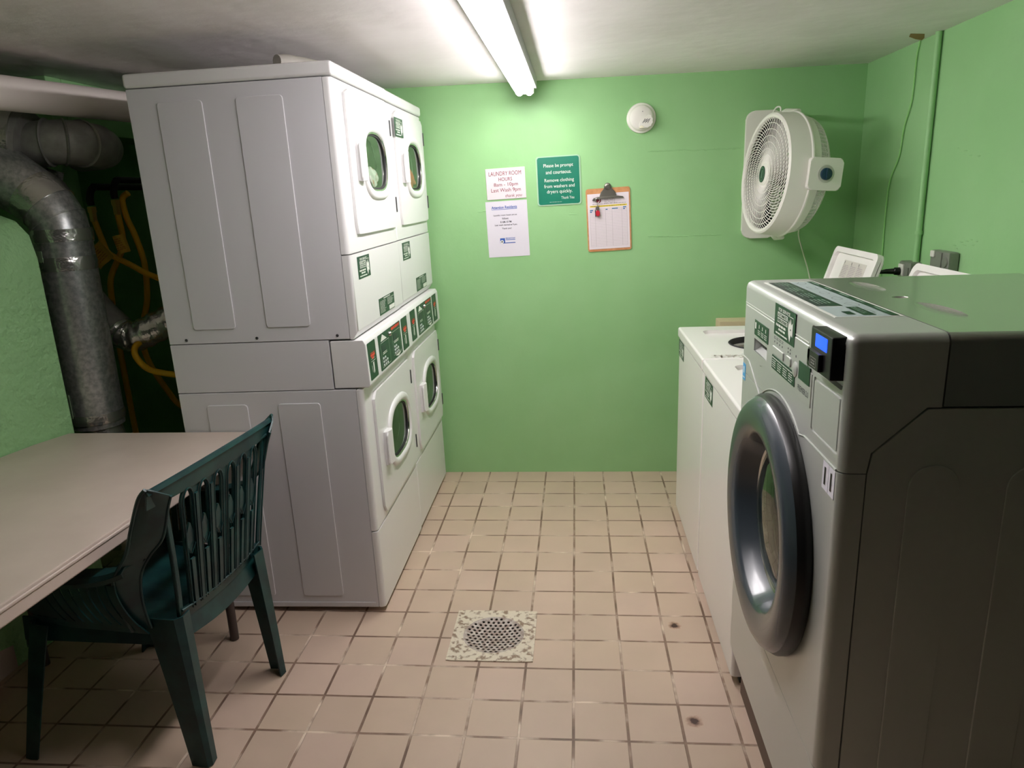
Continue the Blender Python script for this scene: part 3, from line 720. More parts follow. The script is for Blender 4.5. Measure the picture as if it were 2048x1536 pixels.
    for k in range(2):
        for q in range(2): i.rect(.431 + k * .016, 1.184 + q * .008, .436 + k * .016, 1.188 + q * .008)
    i.rect(.489, 1.187, .494, 1.192); i.text('PREMIER 2.0', .515, 1.125, .585, 1.137)
    i.build('lettering', DINK, fas, 0)
    # bottom strip: recess with card reader
    carve(hous, MB(F).prism(rrect(.573, 1.188, .756, 1.272, .008, 4), -.012, .01))
    rp = MB(F); rp.prism(rrect(.574, 1.189, .755, 1.271, .008, 4), -.0125, -.0105); rp.box((.640, 1.262, -.011), (.752, 1.2655, .004), .001); rp.build('reader_bracket', SILVER, r)
    cr = MB(F); cr.prism([(.640, 1.204), (.752, 1.204), (.752, 1.282), (.640, 1.282)], -.0105, .022, .004, 2)
    cr.prism([(.648, 1.210), (.712, 1.210), (.712, 1.243), (.648, 1.243)], .020, .030, .003, 2)
    cr = cr.build('card_reader', BLACK, r)
    carve(cr, MB(F).prism([(.652, 1.226), (.662, 1.218), (.662, 1.242), (.652, 1.242)], .024, .05))
    MB(F).prism(rrect(.668, 1.250, .730, 1.274, .002, 3), .0215, .0226).build('screen', SCREEN, cr, 0)
    i = Ink(F, .0304); i.line([(.668, 1.216), (.700, 1.216), (.700, 1.232), (.668, 1.232), (.668, 1.216)], .0012); i.text('PAY', .674, 1.219, .692, 1.229, .02) if False else i.greek(.674, 1.219, .694, 1.229, 2, .5, 0); i.build('lettering', GINK, cr, 0)
    # coin panel below
    carve(hous, MB(F).ring(rrect(.606, 1.068, .754, 1.177, .006, 16), rrect(.612, 1.074, .748, 1.171, .004, 16), -.003, .01))
    # numbers
    for a in (.694, .726):
        s = MB(F).box((a, .984, .0003), (a + .0305, 1.038, .0009)).build('number_sticker', PAPER, r, 0)
        i = Ink(F, .0014); i.text('1', a + .010, .994, a + .018, 1.029); i.build('lettering', BLACK, s, 0)
    s = MB(F).box((.020, 1.020, .0003), (.050, 1.066, .0009)).build('blue_sticker', BLUEST, r, 0)
    i = Ink(F, .0014); i.rect(.024, 1.026, .046, 1.030); i.rect(.030, 1.040, .040, 1.058); i.build('lettering', INK, s, 0)
    service_sticker(frame((0, -1, 0), (0, 0, 1), (-1, 0, 0), (-.0019, 0, 0)), .315, 1.286 - .010, r, .158, .072)
    # printed instructions on the top
    T = frame((0, -1, 0), (1, 0, 0), (0, 0, 1), (0, 0, zt))
    s = MB(T).prism([(.075, .030), (.606, .030), (.606, .157), (.075, .157)], .0, .0006).build('instruction_sheet', INK, r, 0)
    i = Ink(T, .0009); i.rect(.085, .088, .600, .150); i.rect(.480, .036, .600, .088); i.build('printed_panel', PALEPANEL, s, 0)
    i = Ink(T, .0012); i.rect(.085, .038, .474, .090); i.build('printed_band', DGREY, s, 0)
    i = Ink(T, .0015); i.rect(.085, .062, .474, .086); i.rect(.492, .088, .590, .112); i.rect(.085, .150, .600, .134); i.rect(.545, .062, .580, .078); i.build('printed_band', DGREEN, s, 0)
    i = Ink(T, .0018)
    for k in range(4): i.greek(.10 + k * .095, .046, .17 + k * .095, .080, 4, .3)
    for k in range(5): i.greek(.10 + k * .10, .139, .16 + k * .10, .146, 1, .7)
    i.greek(.50, .094, .58, .106, 2, .3); i.build('lettering', PALE, s, 0)
    i = Ink(T, .0018); rnd = random.Random(4)
    for k in range(6):
        cx, cyy = .12 + k * .085, .112; pts = [(cx + .028 * math.cos(t) * rnd.uniform(.5, 1), cyy + .014 * math.sin(t) * rnd.uniform(.5, 1)) for t in [j * .7 for j in range(10)]]
        i.line(pts, .0009)
    i.build('drawing', DINK, s, 0)
    return r
make_silver()

# ------------------------------------------------------------------ notices on the back wall
def on_wall(name, lab, cat, cx, cz, rot, grp=None):
    return thing(name, lab, cat, (cx, YW - .001, cz), (0, rot, 0), grp)
F = FNY
t = on_wall('notice_plate', 'white engraved plate with red laundry room hours lettering', 'sign', -.3275, 1.587, -.030)
pl = MB(F).box((-.1015, -.077, 0), (.1015, .077, .003), .0008, 1).build('plate', PINKPL, t, 0)
i = Ink(F, .0036); i.text('LAUNDRY ROOM', -.085, .040, .082, .061); i.text('HOURS', -.036, .013, .034, .031); i.text('8am - 10pm', -.062, -.018, .062, .005)
i.text('Last Wash 9pm', -.078, -.046, .075, -.022); i.text('thank you', -.006, -.073, .080, -.053, 0, .25); i.build('lettering', RUSTINK, pl, 0)
t = on_wall('paper_notice', 'sheet of white paper headed Attention Residents, taped below the hours plate', 'notice', -.3265, 1.358, -.028)
pl = MB(F).box((-.108, -.1425, .0), (.108, .1425, .0008)).build('sheet', PAPER, t, 0)
i = Ink(F, .0012); i.text('Attention Residents', -.078, .104, .055, .119, .02); i.rect(-.078, .100, .055, .102); i.build('lettering', BLUEINK, pl, 0)
i = Ink(F, .0012)
for (s_, a, c, y) in (('Laundry room hours are as', -.070, .052, .066), ('follows:', -.026, .008, .050), ('8 AM-10 PM', -.036, .022, .032), ('Last wash started at 9 pm.', -.066, .052, .016), ('Thank you!', -.030, .020, -.002)):
    i.text(s_, a, y, c, y + .010, .02)
i.build('lettering', DINK, pl, 0)
i = Ink(F, .0012); i.rect(-.044, -.070, -.018, -.046); i.rect(-.014, -.056, .036, -.053); i.greek(-.014, -.051, .036, -.043, 2, .5, 0); i.rect(-.030, -.073, .036, -.069)
i.build('logo', BLUEINK, pl, 0)
i = Ink(F, .0016); i.poly([(-.034 + .009 * math.cos(t_ * PI / 8), -.064 + .009 * math.sin(t_ * PI / 8)) for t_ in range(16)]); i.build('logo', INK, pl, 0)
i = Ink(F, .0020); i.poly([(-.034 + .004 * math.cos(t_ * PI / 8), -.064 + .004 * math.sin(t_ * PI / 8)) for t_ in range(16)]); i.build('logo', DINK, pl, 0)
t = on_wall('courtesy_sign', 'green enamel sign with white lettering asking to be prompt and courteous', 'sign', -.0565, 1.591, -.022)
bk = MB(F).prism(rrect(-.113, -.122, .113, .122, .014, 6), 0, .0025, .001, 1).build('backing', mat('clear acrylic edge', (170, 205, 175), .2), t)
pl = MB(F).prism(rrect(-.106, -.116, .106, .116, .012, 6), .0025, .0033).build('plate', SIGN, t, 0)
i = Ink(F, .0038)
for (s_, a, c, y, h_) in (('Please be prompt', -.074, .076, .062, .022), ('and courteous.', -.064, .066, .034, .018), ('Remove clothing', -.072, .078, -.010, .022), ('from washers and', -.075, .080, -.034, .017), ('dryers quickly.', -.062, .068, -.066, .022), ('Thank You', .010, .076, -.092, .014)):
    i.text(s_, a, y, c, y + h_, .008)
i.build('lettering', INK, pl, 0)
i = Ink(F, .0038); i.greek(-.05, -.107, .012, -.103, 1, .7, 0); i.build('lettering', PALE, pl, 0)
t = on_wall('clipboard', 'brown hardboard clipboard with a sign-up sheet hanging right of the green sign', 'clipboard', .1965, 1.388, -.034)
bd = MB(F).prism(rrect(-.112, -.158, .112, .158, .012, 6), 0, .004, .001, 1).build('board', WOOD, t)
sh = MB(F).box((-.105, -.146, .0042), (.105, .132, .0052)).build('sheet', mat('sheet paper', (232, 222, 228), .7), t, 0)
i = Ink(F, .0056)
for k in range(25): i.line([(-.094, .055 - k * .0078), (.094, .055 - k * .0078)], .0008)
for x in (-.094, -.068, -.015, .018, .068, .094): i.line([(x, .055), (x, -.132)], .0008)
i.greek(-.02, .080, .05, .110, 4, .35); i.greek(-.08, .078, .09, .083, 1, .5, 0); i.build('ruled_table', GINK, sh, 0)
i = Ink(F, .0056); i.rect(-.094, .066, .094, .074); i.build('highlighting', YELLOWINK, sh, 0)
i = Ink(F, .0060); i.greek(-.09, .068, .09, .072, 1, .6, 0); i.build('lettering', DINK, sh, 0)
i = Ink(F, .0056)
for (a, y, wd_) in ((-.094, .048, .016), (-.094, .040, .010), (-.014, .050, .010), (.018, .052, .03), (.074, .056, .016), (.074, .047, .010)): i.rect(a, y, a + wd_, y + .005)
i.build('lettering', mat('blue heading ink', (30, 110, 160), .5), sh, 0)
i = Ink(F, .0056); i.poly([(-.048 + .012 * math.cos(q * PI / 8), .098 + .012 * math.sin(q * PI / 8)) for q in range(16)]); i.build('stamp', RUSTINK, sh, 0)
cl = MB(F); cl.prism([(-.082, .100), (-.074, .112), (-.050, .117), (.050, .117), (.074, .112), (.082, .104), (.05, .107), (-.05, .107)], .006, .018, .002, 2)
cl.prism([(-.044, .114), (-.036, .140), (-.020, .150), (-.014, .172), (.014, .172), (.020, .150), (.036, .140), (.044, .114)], .006, .014, .003, 2)
cl.lathe([(.008, .020), (.016, .018), (.018, .012)], 20, F @ Matrix.Translation((0, .165, 0))); cl.build('clip', NICKEL, t)
kk = thing('key_ring', 'small key ring with red and grey fobs hanging from the clipboard clip', 'keys', (.1965 - .058, YW - .020, 1.486))
b = MB(F); b.tube([(.011 * math.cos(q * PI / 12), .011 * math.sin(q * PI / 12), 0) for q in range(25)], .0013, 8); b.build('ring', CHROME, kk)
b = MB(F); b.prism([(-.008, -.030), (.008, -.030), (.010, -.044), (.0, -.052), (-.010, -.044)], -.003, .002, .001, 1); b.tube([(0, -.011, 0), (0, -.030, 0)], .0014, 6); b.build('fob', NICKEL, kk)
b = MB(F); b.prism([(p[0], p[1]) for p in superell(.002, -.064, .011, .015, 2.2, 20)], -.004, .003, .001, 1); b.build('fob', mat('red fob', (176, 30, 46), .4), kk)
b = MB(F); b.prism([(-.013, -.048), (-.008, -.046), (-.006, -.080), (-.011, -.082)], -.004, .0, .001, 1); b.build('key', DSTEEL, kk)

# ------------------------------------------------------------------ smoke alarm
sm = thing('smoke_alarm', 'round white smoke alarm high on the back wall', 'alarm', (.357, YW, 1.872), (0, 0, 0))
b = MB(FNY); b.lathe([(0, .001), (.071, .001), (.072, .006), (.070, .014), (.062, .017), (.060, .020), (.058, .030), (.050, .037), (.030, .040), (0, .041)], 56); sb = b.build('cover', PLAST, sm)
b = MB(FNY); b.prism([(.020 + .034 * math.cos(a), -.016 + .034 * math.sin(a)) for a in [math.radians(d) for d in range(-100, 80, 10)]] + [(-.008, -.014), (-.016, -.046)], .032, .0425, .003, 2); b.build('speaker_cover', PLAST, sm)
i = Ink(FNY, .0428)
for k in range(5): i.line([(.004 + k * .006, -.026 + .004 * (k % 2)), (.016 + k * .006, -.006 - .003 * (k % 2))], .0026)
i.build('vent_slots', DINK, sm, 0)
b = MB(FNY); b.prism([(-.012, -.050), (.010, -.050), (.012, -.042), (-.002, -.036), (-.012, -.042)], .034, .046, .002, 2); b.build('test_button', mat('pale button', (236, 232, 210), .4), sm)
i = Ink(FNY, .0413); i.rect(.002, .026, .005, .030); i.build('indicator', DINK, sm, 0)

# ------------------------------------------------------------------ wall fan
fn = thing('wall_fan', 'white round wall mounted fan in the right corner of the back wall', 'fan', (.886, -.345, 1.578), (0, 0, 0))
n_ = Vector((-.985, -.150, .078)).normalized(); u_ = Vector((0, 0, 1)).cross(n_).normalized(); v_ = n_.cross(u_)
FF = frame(u_, v_, n_)        # w points out of the front of the fan, u across, v up
R = .262
b = MB(FF); b.lathe([(R - .022, -.006), (R - .016, .004), (R - .006, .006), (R + .002, .000), (R + .006, -.050), (R + .008, -.086), (R + .013, -.090), (R + .013, -.096), (R + .004, -.100), (R - .004, -.134), (R - .010, -.138), (R - .014, -.134), (R - .008, -.100), (R - .006, -.05), (R - .014, -.008)], 96, close_prof=True)
b.build('housing', PLAST, fn)
g = MB(FF)
for rr in (.060, .085, .112, .140, .168, .196, .222): g.tube([(rr * math.cos(q * PI / 40), rr * math.sin(q * PI / 40), .003 - .06 * rr * rr) for q in range(81)], .0015, 5, caps=False)
for k in range(72):
    a0 = k * 2 * PI / 72; pts = []
    for j in range(9):
        rr = .046 + (R - .020 - .046) * j / 8; a = a0 + .95 * (j / 8) ** 1.1; pts.append((rr * math.cos(a), rr * math.sin(a), .003 - .06 * rr * rr))
    g.tube(pts, .0017, 4, caps=False)
g.build('front_grille', PLAST, fn)
b = MB(FF); b.lathe([(0, .012), (.035, .011), (.048, .006), (.052, -.002), (0, -.004)], 40); hb = b.build('hub_cap', PLAST, fn)
b = MB(FF); b.prism(superell(0, 0, .030, .036, 2, 32), .010, .0135); bd = b.build('badge', DGREEN, hb)
i = Ink(FF, .0139); i.line([(.023 * math.cos(q * PI / 10), .028 * math.sin(q * PI / 10)) for q in range(21)], .0012); i.line([(0, -.018), (0, .018)], .004); i.build('emblem', PALE, bd, 0)
b = MB(FF); b.lathe([(R - .016, -.02), (R - .012, -.13), (R - .013, -.13), (R - .017, -.02)], 64); b.build('shade_liner', DSTEEL, fn)  # dark lining puts shade into the fan interior, behind the white grille
b = MB(FF); b.lathe([(0, -.125), (.09, -.125), (.10, -.15), (.09, -.20), (0, -.205)], 32); b.build('motor', DSTEEL, fn)
b = MB(FF); b.lathe([(0, -.03), (.045, -.03), (.045, -.10), (0, -.10)], 32)
for k in range(5):
    a = k * 2 * PI / 5; g2 = []
    for j in range(7):
        rr = .04 + .185 * j / 6; g2.append([(rr * math.cos(a + s_), rr * math.sin(a + s_), -.065 + .05 * (s_ - .28)) for s_ in (0, .14, .28, .42, .56)])
    b.sheet(g2, .002)
b.build('blades', FANIN, fn)
g = MB(FF)
def rear(t_): # dome profile from rim to back
    a = t_ * PI / 2; return (R - .008) * math.cos(a) ** .8 + .06 * (1 - math.cos(a)), -.136 - .085 * math.sin(a)
for k in range(84):
    a = k * 2 * PI / 84; g.tube([(rear(j / 6)[0] * math.cos(a), rear(j / 6)[0] * math.sin(a), rear(j / 6)[1]) for j in range(7)], .0022, 4, caps=False)
for tt in (.3, .55, .75, .97): rr, ww = rear(tt); g.tube([(rr * math.cos(q * PI / 30), rr * math.sin(q * PI / 30), ww) for q in range(61)], .0022, 6, caps=False)
g.lathe([(0, -.225), (.06, -.224), (.075, -.218), (0, -.214)], 32); g.build('rear_grille', PLAST, fn)
# control block on the side that faces the room
sgn = 1 if u_.y < 0 else -1
C0 = FF @ Matrix.Translation((sgn * (R + .004), 0, 0))
CF = frame((FF.to_3x3() @ Vector((0, 0, -1))), v_, u_ * sgn, C0.translation)   # u runs back along the fan, w outwards
b = MB(CF); b.prism(rrect(.072, -.066, .215, .066, .018, 6), -.045, .022, .006, 2); cb = b.build('control_block', PLAST, fn)
b = MB(CF @ Matrix.Translation((.143, 0, .022))); b.lathe([(0, .002), (.035, .002), (.037, 0)], 40); b.build('dial_plate', mat('grey dial', (190, 190, 180), .5), cb)
b = MB(CF @ Matrix.Translation((.143, 0, .022))); b.lathe([(0, .012), (.020, .012), (.024, .009), (.025, .001)], 32); b.box((-.005, -.022, .010), (.005, .022, .018), .002); b.build('knob', KNOB, cb)
# bracket: plate on the wall and a carrying loop
b = MB(FNY); P0 = (-.886, -1.578)
b.prism([(p[0] - .886 + 0, p[1] - 1.578) for p in rrect(.862, 1.272, 1.03, 1.880, .04, 6)], -.329, -.300, .006, 2)
b.build('wall_bracket', PLAST, fn)
for s2 in (1, -1):
    pts = [(0, s2 * (R + .004), -.10), (0, s2 * (R + .014), -.12), (.02, s2 * (R + .016), -.17)]
    w0 = FF @ Vector(pts[0]); w1 = Vector((.13, .315, w0.z + s2 * .02))
    b = MB(); b.tube([FF @ Vector(pts[0]), FF @ Vector(pts[1]), (w0 + w1) / 2 + Vector((0, 0, s2 * .015)), w1], .011, 10); b.build('bracket_arm', PLAST, fn)
b = MB(FF); b.tube([(-.05 * sgn + .03 * math.cos(q * PI / 12) * 2.2 * sgn, R + .004 + .030 * math.sin(q * PI / 12), -.03 - .002 * q) for q in range(13)], .0035, 8); b.build('cable_loop', PLAST, fn)
def smooth_path(P, n=8):
    P = [Vector(p) for p in P]; out = []
    for i in range(len(P) - 1):
        p0, p1, p2, p3 = P[max(i - 1, 0)], P[i], P[i + 1], P[min(i + 2, len(P) - 1)]
        for k in range(n):
            t = k / n; out.append(.5 * ((2 * p1) + (-p0 + p2) * t + (2 * p0 - 5 * p1 + 4 * p2 - p3) * t * t + (-p0 + 3 * p1 - 3 * p2 + p3) * t ** 3))
    return out + [P[-1]]
b = MB(); b.tube(smooth_path([(1.12, -.15, 1.40), (1.14, -.06, 1.33), (1.145, -.03, 1.28), (1.17, -.03, 1.20), (1.21, -.03, 1.08), (1.24, -.04, .93)]), .0035, 8)
tag(b.build('fan_cord', CORDW, None), 'white power cord hanging below the wall fan', 'cord')

# ------------------------------------------------------------------ conduit, cable and outlet boxes on the right wall
b = MB(); b.tube([(XR - .014, -.738, H - .001), (XR - .014, -.745, 1.20)], .012, 14); b.tube([(XR - .014, -.744, 1.33), (XR - .014, -.745, 1.315)], .016, 14)
tag(b.build('conduit', GREEN, None), 'green painted conduit running down the right wall to the outlet box', 'conduit')
b = MB(); b.tube(smooth_path([(XR - .006, -.563, H - .001), (XR - .006, -.545, 2.0), (XR - .006, -.54, 1.85), (XR - .006, -.49, 1.74), (XR - .006, -.47, 1.63), (XR - .006, -.40, 1.53), (XR - .006, -.385, 1.40), (XR - .006, -.39, 1.22), (XR - .006, -.40, .95)]), .0035, 8)
tag(b.build('cable', CORDG, None), 'thin pale green wavy cable running down the right wall from the ceiling', 'cable')
ob = thing('outlet_box', 'grey metal outlet box under the conduit, a black plug in it', 'outlet', (XR, -.725, 1.165))
b = MB(); b.box((-.048, -.055, -.045), (-.001, .055, .042), .008, 2); b.build('box', GREYBOX, ob)
b = MB(); b.box((-.054, .000, -.03), (-.047, .045, .03), .002); b.build('socket_plate', PLAST, ob)
b = MB(); b.box((-.054, -.045, -.01), (-.047, -.02, .02), .002); b.build('cover_screw', GREYBOX, ob)
pg = thing('power_plug', 'black plug on a green cord pushed into the outlet box', 'plug', (XR - .0545, -.70, 1.165))
b = MB(); b.tube([(0, 0, 0), (-.02, .003, 0), (-.022, .003, 0), (-.05, .012, -.001), (-.075, .024, -.006)], [.016, .016, .012, .010, .006], 14); b.build('plug', BLACK, pg)
b = MB(); b.tube(smooth_path([(-.073, .023, -.006), (-.11, .05, -.02), (-.14, .09, -.05), (-.16, .10, -.10), (-.17, .10, -.13)]), .0038, 8); b.build('cord', mat('olive cord', (96, 130, 80), .5), pg)
o2 = thing('junction_box', 'grey metal junction box on the right wall above the nearer open washer lid', 'outlet', (XR, -1.0, 1.235))
b = MB(); b.box((-.040, -.06, -.055), (-.001, .085, .035), .008, 2); b.box((-.045, -.012, -.05), (-.038, .012, .03), .002); b.build('box', GREYBOX, o2)
b = MB(frame((0, -1, 0), (0, 0, 1), (-1, 0, 0), (-.040, -.035, -.002))); b.lathe([(0, .004), (.018, .004), (.020, .001), (.020, -.002)], 24); b.build('knockout', GREYBOX, o2)
b = MB(); b.box((-.046, .045, .010), (-.038, .075, .034), .003); b.build('toggle', PLAST, o2)

# ------------------------------------------------------------------ table
tb = thing('table', 'long beige laminate table along the left wall', 'table', (-1.55, -2.4, 0))
TX0, TX1, TY0, TY1 = -1.90, -1.166, -3.45, -1.452
b = MB()
outl = [(-1.250, TY0), (-1.124, TY1), (-1.858, TY1), (-1.898, -1.58), (-1.925, -1.72), (-1.95, -1.95), (-1.95, TY0)]
b.prism([(x + 1.55, y + 2.4) for x, y in outl], .712, .740, .005, 2); b.build('tabletop', TABLE, tb)
dv = Vector((-1.124 + 1.250, TY1 - TY0, 0)); ln = dv.length; dv.normalize()
EF = frame((dv.y, -dv.x, 0), dv, (0, 0, 1), (-1.250 + 1.55, TY0 + 2.4, 0))
b = MB(EF); b.box((-.03, .004, .688), (.002, ln - .003, .734), .007, 3); b.box((.0, .004, .7225), (.006, ln - .003, .7335), .004, 3); b.build('edge_trim', TEDGE, tb)
for (x, y) in ((-1.237, -1.631), (-1.85, -1.80), (-1.30, -3.3), (-1.85, -3.3)):
    b = MB(); b.tube([(x + 1.55, y + 2.4, 0.002), (x + 1.55, y + 2.4, .712)], .0155, 16); b.build('leg', TLEG, tb)

# ------------------------------------------------------------------ plastic armchair
ch = thing('plastic_armchair', 'dark green plastic armchair with a lattice back pushed up to the table', 'chair', (-1.25, -1.97, 0), (0, 0, math.radians(174)))
def lerp(a, c, t): return tuple(a[k] + (c[k] - a[k]) * t for k in range(3))
def bez(P, n=12): return smooth_path(P, n)
# seat: dished, ribbed
b = MB(); g = []
for i in range(17):
    f = -.20 + .46 * i / 16; hw = .205 + .035 * i / 16; row = []
    for j in range(25):
        t = -1 + 2 * j / 24; z = .425 + .012 * (abs(t) ** 2) * 1.5 - .018 * math.exp(-((f - .0) / .15) ** 2) - (.03 * max(0, (i - 13) / 3) ** 2)
        z += .0025 * (1 if j % 4 < 2 else 0)
        row.append((f, t * hw, z))
    g.append(row)
b.sheet(g, .006); 
for sgn_ in (-1, 1): b.sheet([[(-.20 + .46 * i / 8, sgn_ * (.205 + .035 * i / 8), .446), (-.20 + .46 * i / 8, sgn_ * (.212 + .035 * i / 8), .375)] for i in range(9)], .004)
b.sheet([[(.262, -.24 + .48 * j / 10, .402), (.268, -.24 + .48 * j / 10, .345)] for j in range(11)], .004)
b.sheet([[(-.212, -.20 + .40 * j / 10, .446), (-.222, -.20 + .40 * j / 10, .395 - .025 * math.sin(j * PI / 10))] for j in range(11)], .004)
b.build('seat', CHAIR, ch)
# back: top rail + lattice
b = MB()
def backf(s, z): # forward position of the back surface
    t = (z - .45) / .42; return -.222 - .058 * t + .022 * (abs(s) / .3) ** 2.2
g = []
for j in range(25):
    s = -.302 + .604 * j / 24; top = .880 - .010 * (s / .3) ** 2
    g.append([(backf(s, top) - .009, s, top - .010), (backf(s, top) - .005, s, top - .001), (backf(s, top) + .003, s, top + .001), (backf(s, .85), s, top - .02), (backf(s, .83), s, .838), (backf(s, .80) - .001, s, .822)])
b.sheet(g, .005)
# frame strips of the lattice
def strip(P, w, th=.006, mb=None):
    """flat strap that follows points (s, z) on the back surface"""
    P2 = [Vector((p[0], p[1])) for p in P]; grid = []
    for k, p in enumerate(P2):
        d = (P2[min(k + 1, len(P2) - 1)] - P2[max(k - 1, 0)]).normalized(); nn = Vector((-d.y, d.x)) * w / 2
        a, c = p + nn, p - nn; grid.append([(backf(a.x, a.y), a.x, a.y), (backf(c.x, c.y), c.x, c.y)])
    (mb or b).sheet(grid, th)
def rib(P, r=.003): b.tube([(backf(p[0], p[1]) - .004, p[0], p[1]) for p in P], r, 6)
topz, botz, tw, bw = .828, .462, .245, .200
rib([(-tw - .008, topz), (tw + .008, topz)], .005)
for sg in (-1, 1):
    side = [(sg * (bw + (tw - bw) * (k / 10) ** 1.3), botz + (topz - botz) * k / 10) for k in range(11)]
    strip(side, .018); rib([(p[0] + sg * .009, p[1]) for p in side])
strip([(-bw + 2 * bw * k / 10, botz - .012 * math.sin(k * PI / 10)) for k in range(11)], .034)
rib([(-bw + 2 * bw * k / 10, botz + .016 - .012 * math.sin(k * PI / 10)) for k in range(11)])
# gothic arches: pairs of straps joined by round heads, with little leaf shapes
for k in range(6):
    c0 = -.195 + .39 * (k + .5) / 6; cb = c0 * bw / tw * 1.05; hw = .021
    left = [(cb - hw * .8 + (c0 - hw - cb + hw * .8) * t, botz + (topz - .045 - botz) * t) for t in [j / 8 for j in range(9)]]
    right = [(cb + hw * .8 + (c0 + hw - cb - hw * .8) * t, botz + (topz - .045 - botz) * t) for t in [j / 8 for j in range(9)]]
    head = [(c0 + hw * math.cos(a), topz - .045 + .040 * math.sin(a)) for a in [PI - q * PI / 10 for q in range(11)]]
    strip(left + head[1:-1] + right[::-1], .009, .006); rib(left + head[1:-1] + right[::-1], .0026)
    strip([(cb, botz), (cb + (c0 - cb) * .55, botz + .55 * (topz - botz) * .75)], .014)
    mid = botz + (topz - botz) * .62; cx = cb + (c0 - cb) * .7
    b.sheet([[(backf(cx, z), cx - w, z), (backf(cx, z), cx + w, z)] for z, w in ((mid - .06, .003), (mid - .035, .016), (mid - .01, .019), (mid + .02, .006), (mid + .03, .002))], .005)
    rib([(cx - .016, mid - .035), (cx, mid - .06), (cx + .016, mid - .035)], .002)
    if k < 5:
        c1 = -.195 + .39 * (k + 1) / 6; cb1 = c1 * bw / tw * 1.05
        strip([(cb1, botz), (c1, topz - .03)], .012)
        b.sheet([[(backf(c1, z), c1 - w, z), (backf(c1, z), c1 + w, z)] for z, w in ((topz - .06, .005), (topz - .025, .012), (topz, .030))], .005)
b.build('backrest', CHAIR, ch)
def arm(sg):
    b = MB()
    # wing: one band from the end of the top rail down to the rear leg
    A = bez([(-.262, .304, .878), (-.237, .304, .850), (-.202, .304, .770), (-.174, .304, .700), (-.142, .304, .655), (-.115, .300, .610), (-.106, .285, .530), (-.110, .262, .445)], 5)
    Bp = bez([(-.283, .246, .838), (-.268, .246, .800), (-.240, .247, .720), (-.198, .250, .672), (-.164, .253, .620), (-.150, .252, .560), (-.148, .248, .500), (-.150, .240, .445)], 5)
    g = []
    for k, (a, c) in enumerate(zip(A, Bp)):
        a = Vector(a); c = Vector(c); t = k / (len(A) - 1); m_ = (a + c) / 2 + Vector((-.004, .010, .006)) * (1 - t); q_ = a * .8 + c * .2 + Vector((-.002, .007, .004)) * (1 - t)
        rl = a + Vector((.012, -.006, -.006)) * (1 - .5 * t)
        g.append([(v.x, sg * v.y, v.z) for v in (rl, a, q_, m_, c)])
    b.sheet(g, .005)
    P_ = [(v.x, sg * (v.y + .001), v.z) for v in A]; b.tube(P_, .005, 8)
    P_ = [(v.x, sg * v.y, v.z) for v in Bp]; b.tube(P_, .0038, 8)
    # arm top, rolled at the outer edge
    O = bez([(-.150, .306, .652), (-.110, .311, .636), (-.060, .314, .624), (.02, .316, .614), (.14, .308, .607), (.215, .292, .598), (.250, .272, .580)], 4)
    I = bez([(-.185, .254, .668), (-.135, .255, .645), (-.080, .256, .630), (.02, .257, .620), (.14, .250, .613), (.205, .246, .604), (.235, .244, .586)], 4)
    g = []
    for a, c in zip(O, I):
        g.append([(v.x, sg * v.y, v.z) for v in (a + Vector((0, -.003, -.022)), a + Vector((0, .001, -.008)), a * .85 + c * .15 + Vector((0, 0, .004)), (a + c) / 2 + Vector((0, 0, .005)), c, c + Vector((0, .002, -.010)))])
    b.sheet(g, .005)
    # side panel under the arm with narrow upright slots
    def side(t): return (.306 - .050 * t ** 1.8, .606 - .166 * t, -.026 * t * t)
    for k in range(12):
        f0 = -.120 + k * .0285; f1 = f0 + .0225; rows = []
        for q in range(9):
            yy, z, sh = side(q / 8 * .86); yy -= .004 * max(0, k - 8)
            rows.append([(f0 + sh, sg * yy, z), (f1 + sh, sg * yy, z)])
        b.sheet(rows, .004)
    rows = []
    for q in range(4):
        yy, z, sh = side(.84 + .2 * q / 3); rows.append([(-.122 + sh + .345 * j / 10, sg * (yy - .004 * max(0, j - 7)), z) for j in range(11)])
    b.sheet(rows, .004)
    b.build('armrest', CHAIR, ch)
arm(1); arm(-1)
def leg(top, bot, wt, wb, depth_t, depth_b, front):
    """hollow L shaped leg; top/bot are outer corner points"""
    b = MB(); rows = []
    for q in range(11):
        t = q / 10; c = Vector(top).lerp(Vector(bot), t); w = wt + (wb - wt) * t ** .8; dp = depth_t + (depth_b - depth_t) * t
        sg = 1 if top[1] > 0 else -1; ff = 1 if front else -1
        # corner rounded between the outer side face and the front/rear face
        e1 = c + Vector((-ff * w, sg * .004, 0)); e2 = c + Vector((-ff * w * .15, sg * .003, 0)); e3 = c + Vector((0, -sg * w * .15, 0)); e4 = c + Vector((-ff * .004, -sg * dp, 0))
        rows.append([tuple(e1), tuple((e1 + e2) / 2 + Vector((0, sg * .002, 0))), tuple(e2), tuple(e3), tuple(e4)])
    b.sheet(rows, .005); b.build('leg', CHAIR, ch)
leg((-.232, .231, .470), (-.256, .236, .003), .105, .058, .050, .034, False)
leg((-.240, -.200, .462), (-.262, -.196, .003), .105, .062, .06, .035, False)
leg((.225, .262, .440), (.318, .285, .003), .070, .048, .06, .035, True)
leg((.225, -.262, .440), (.318, -.250, .003), .070, .048, .06, .035, True)

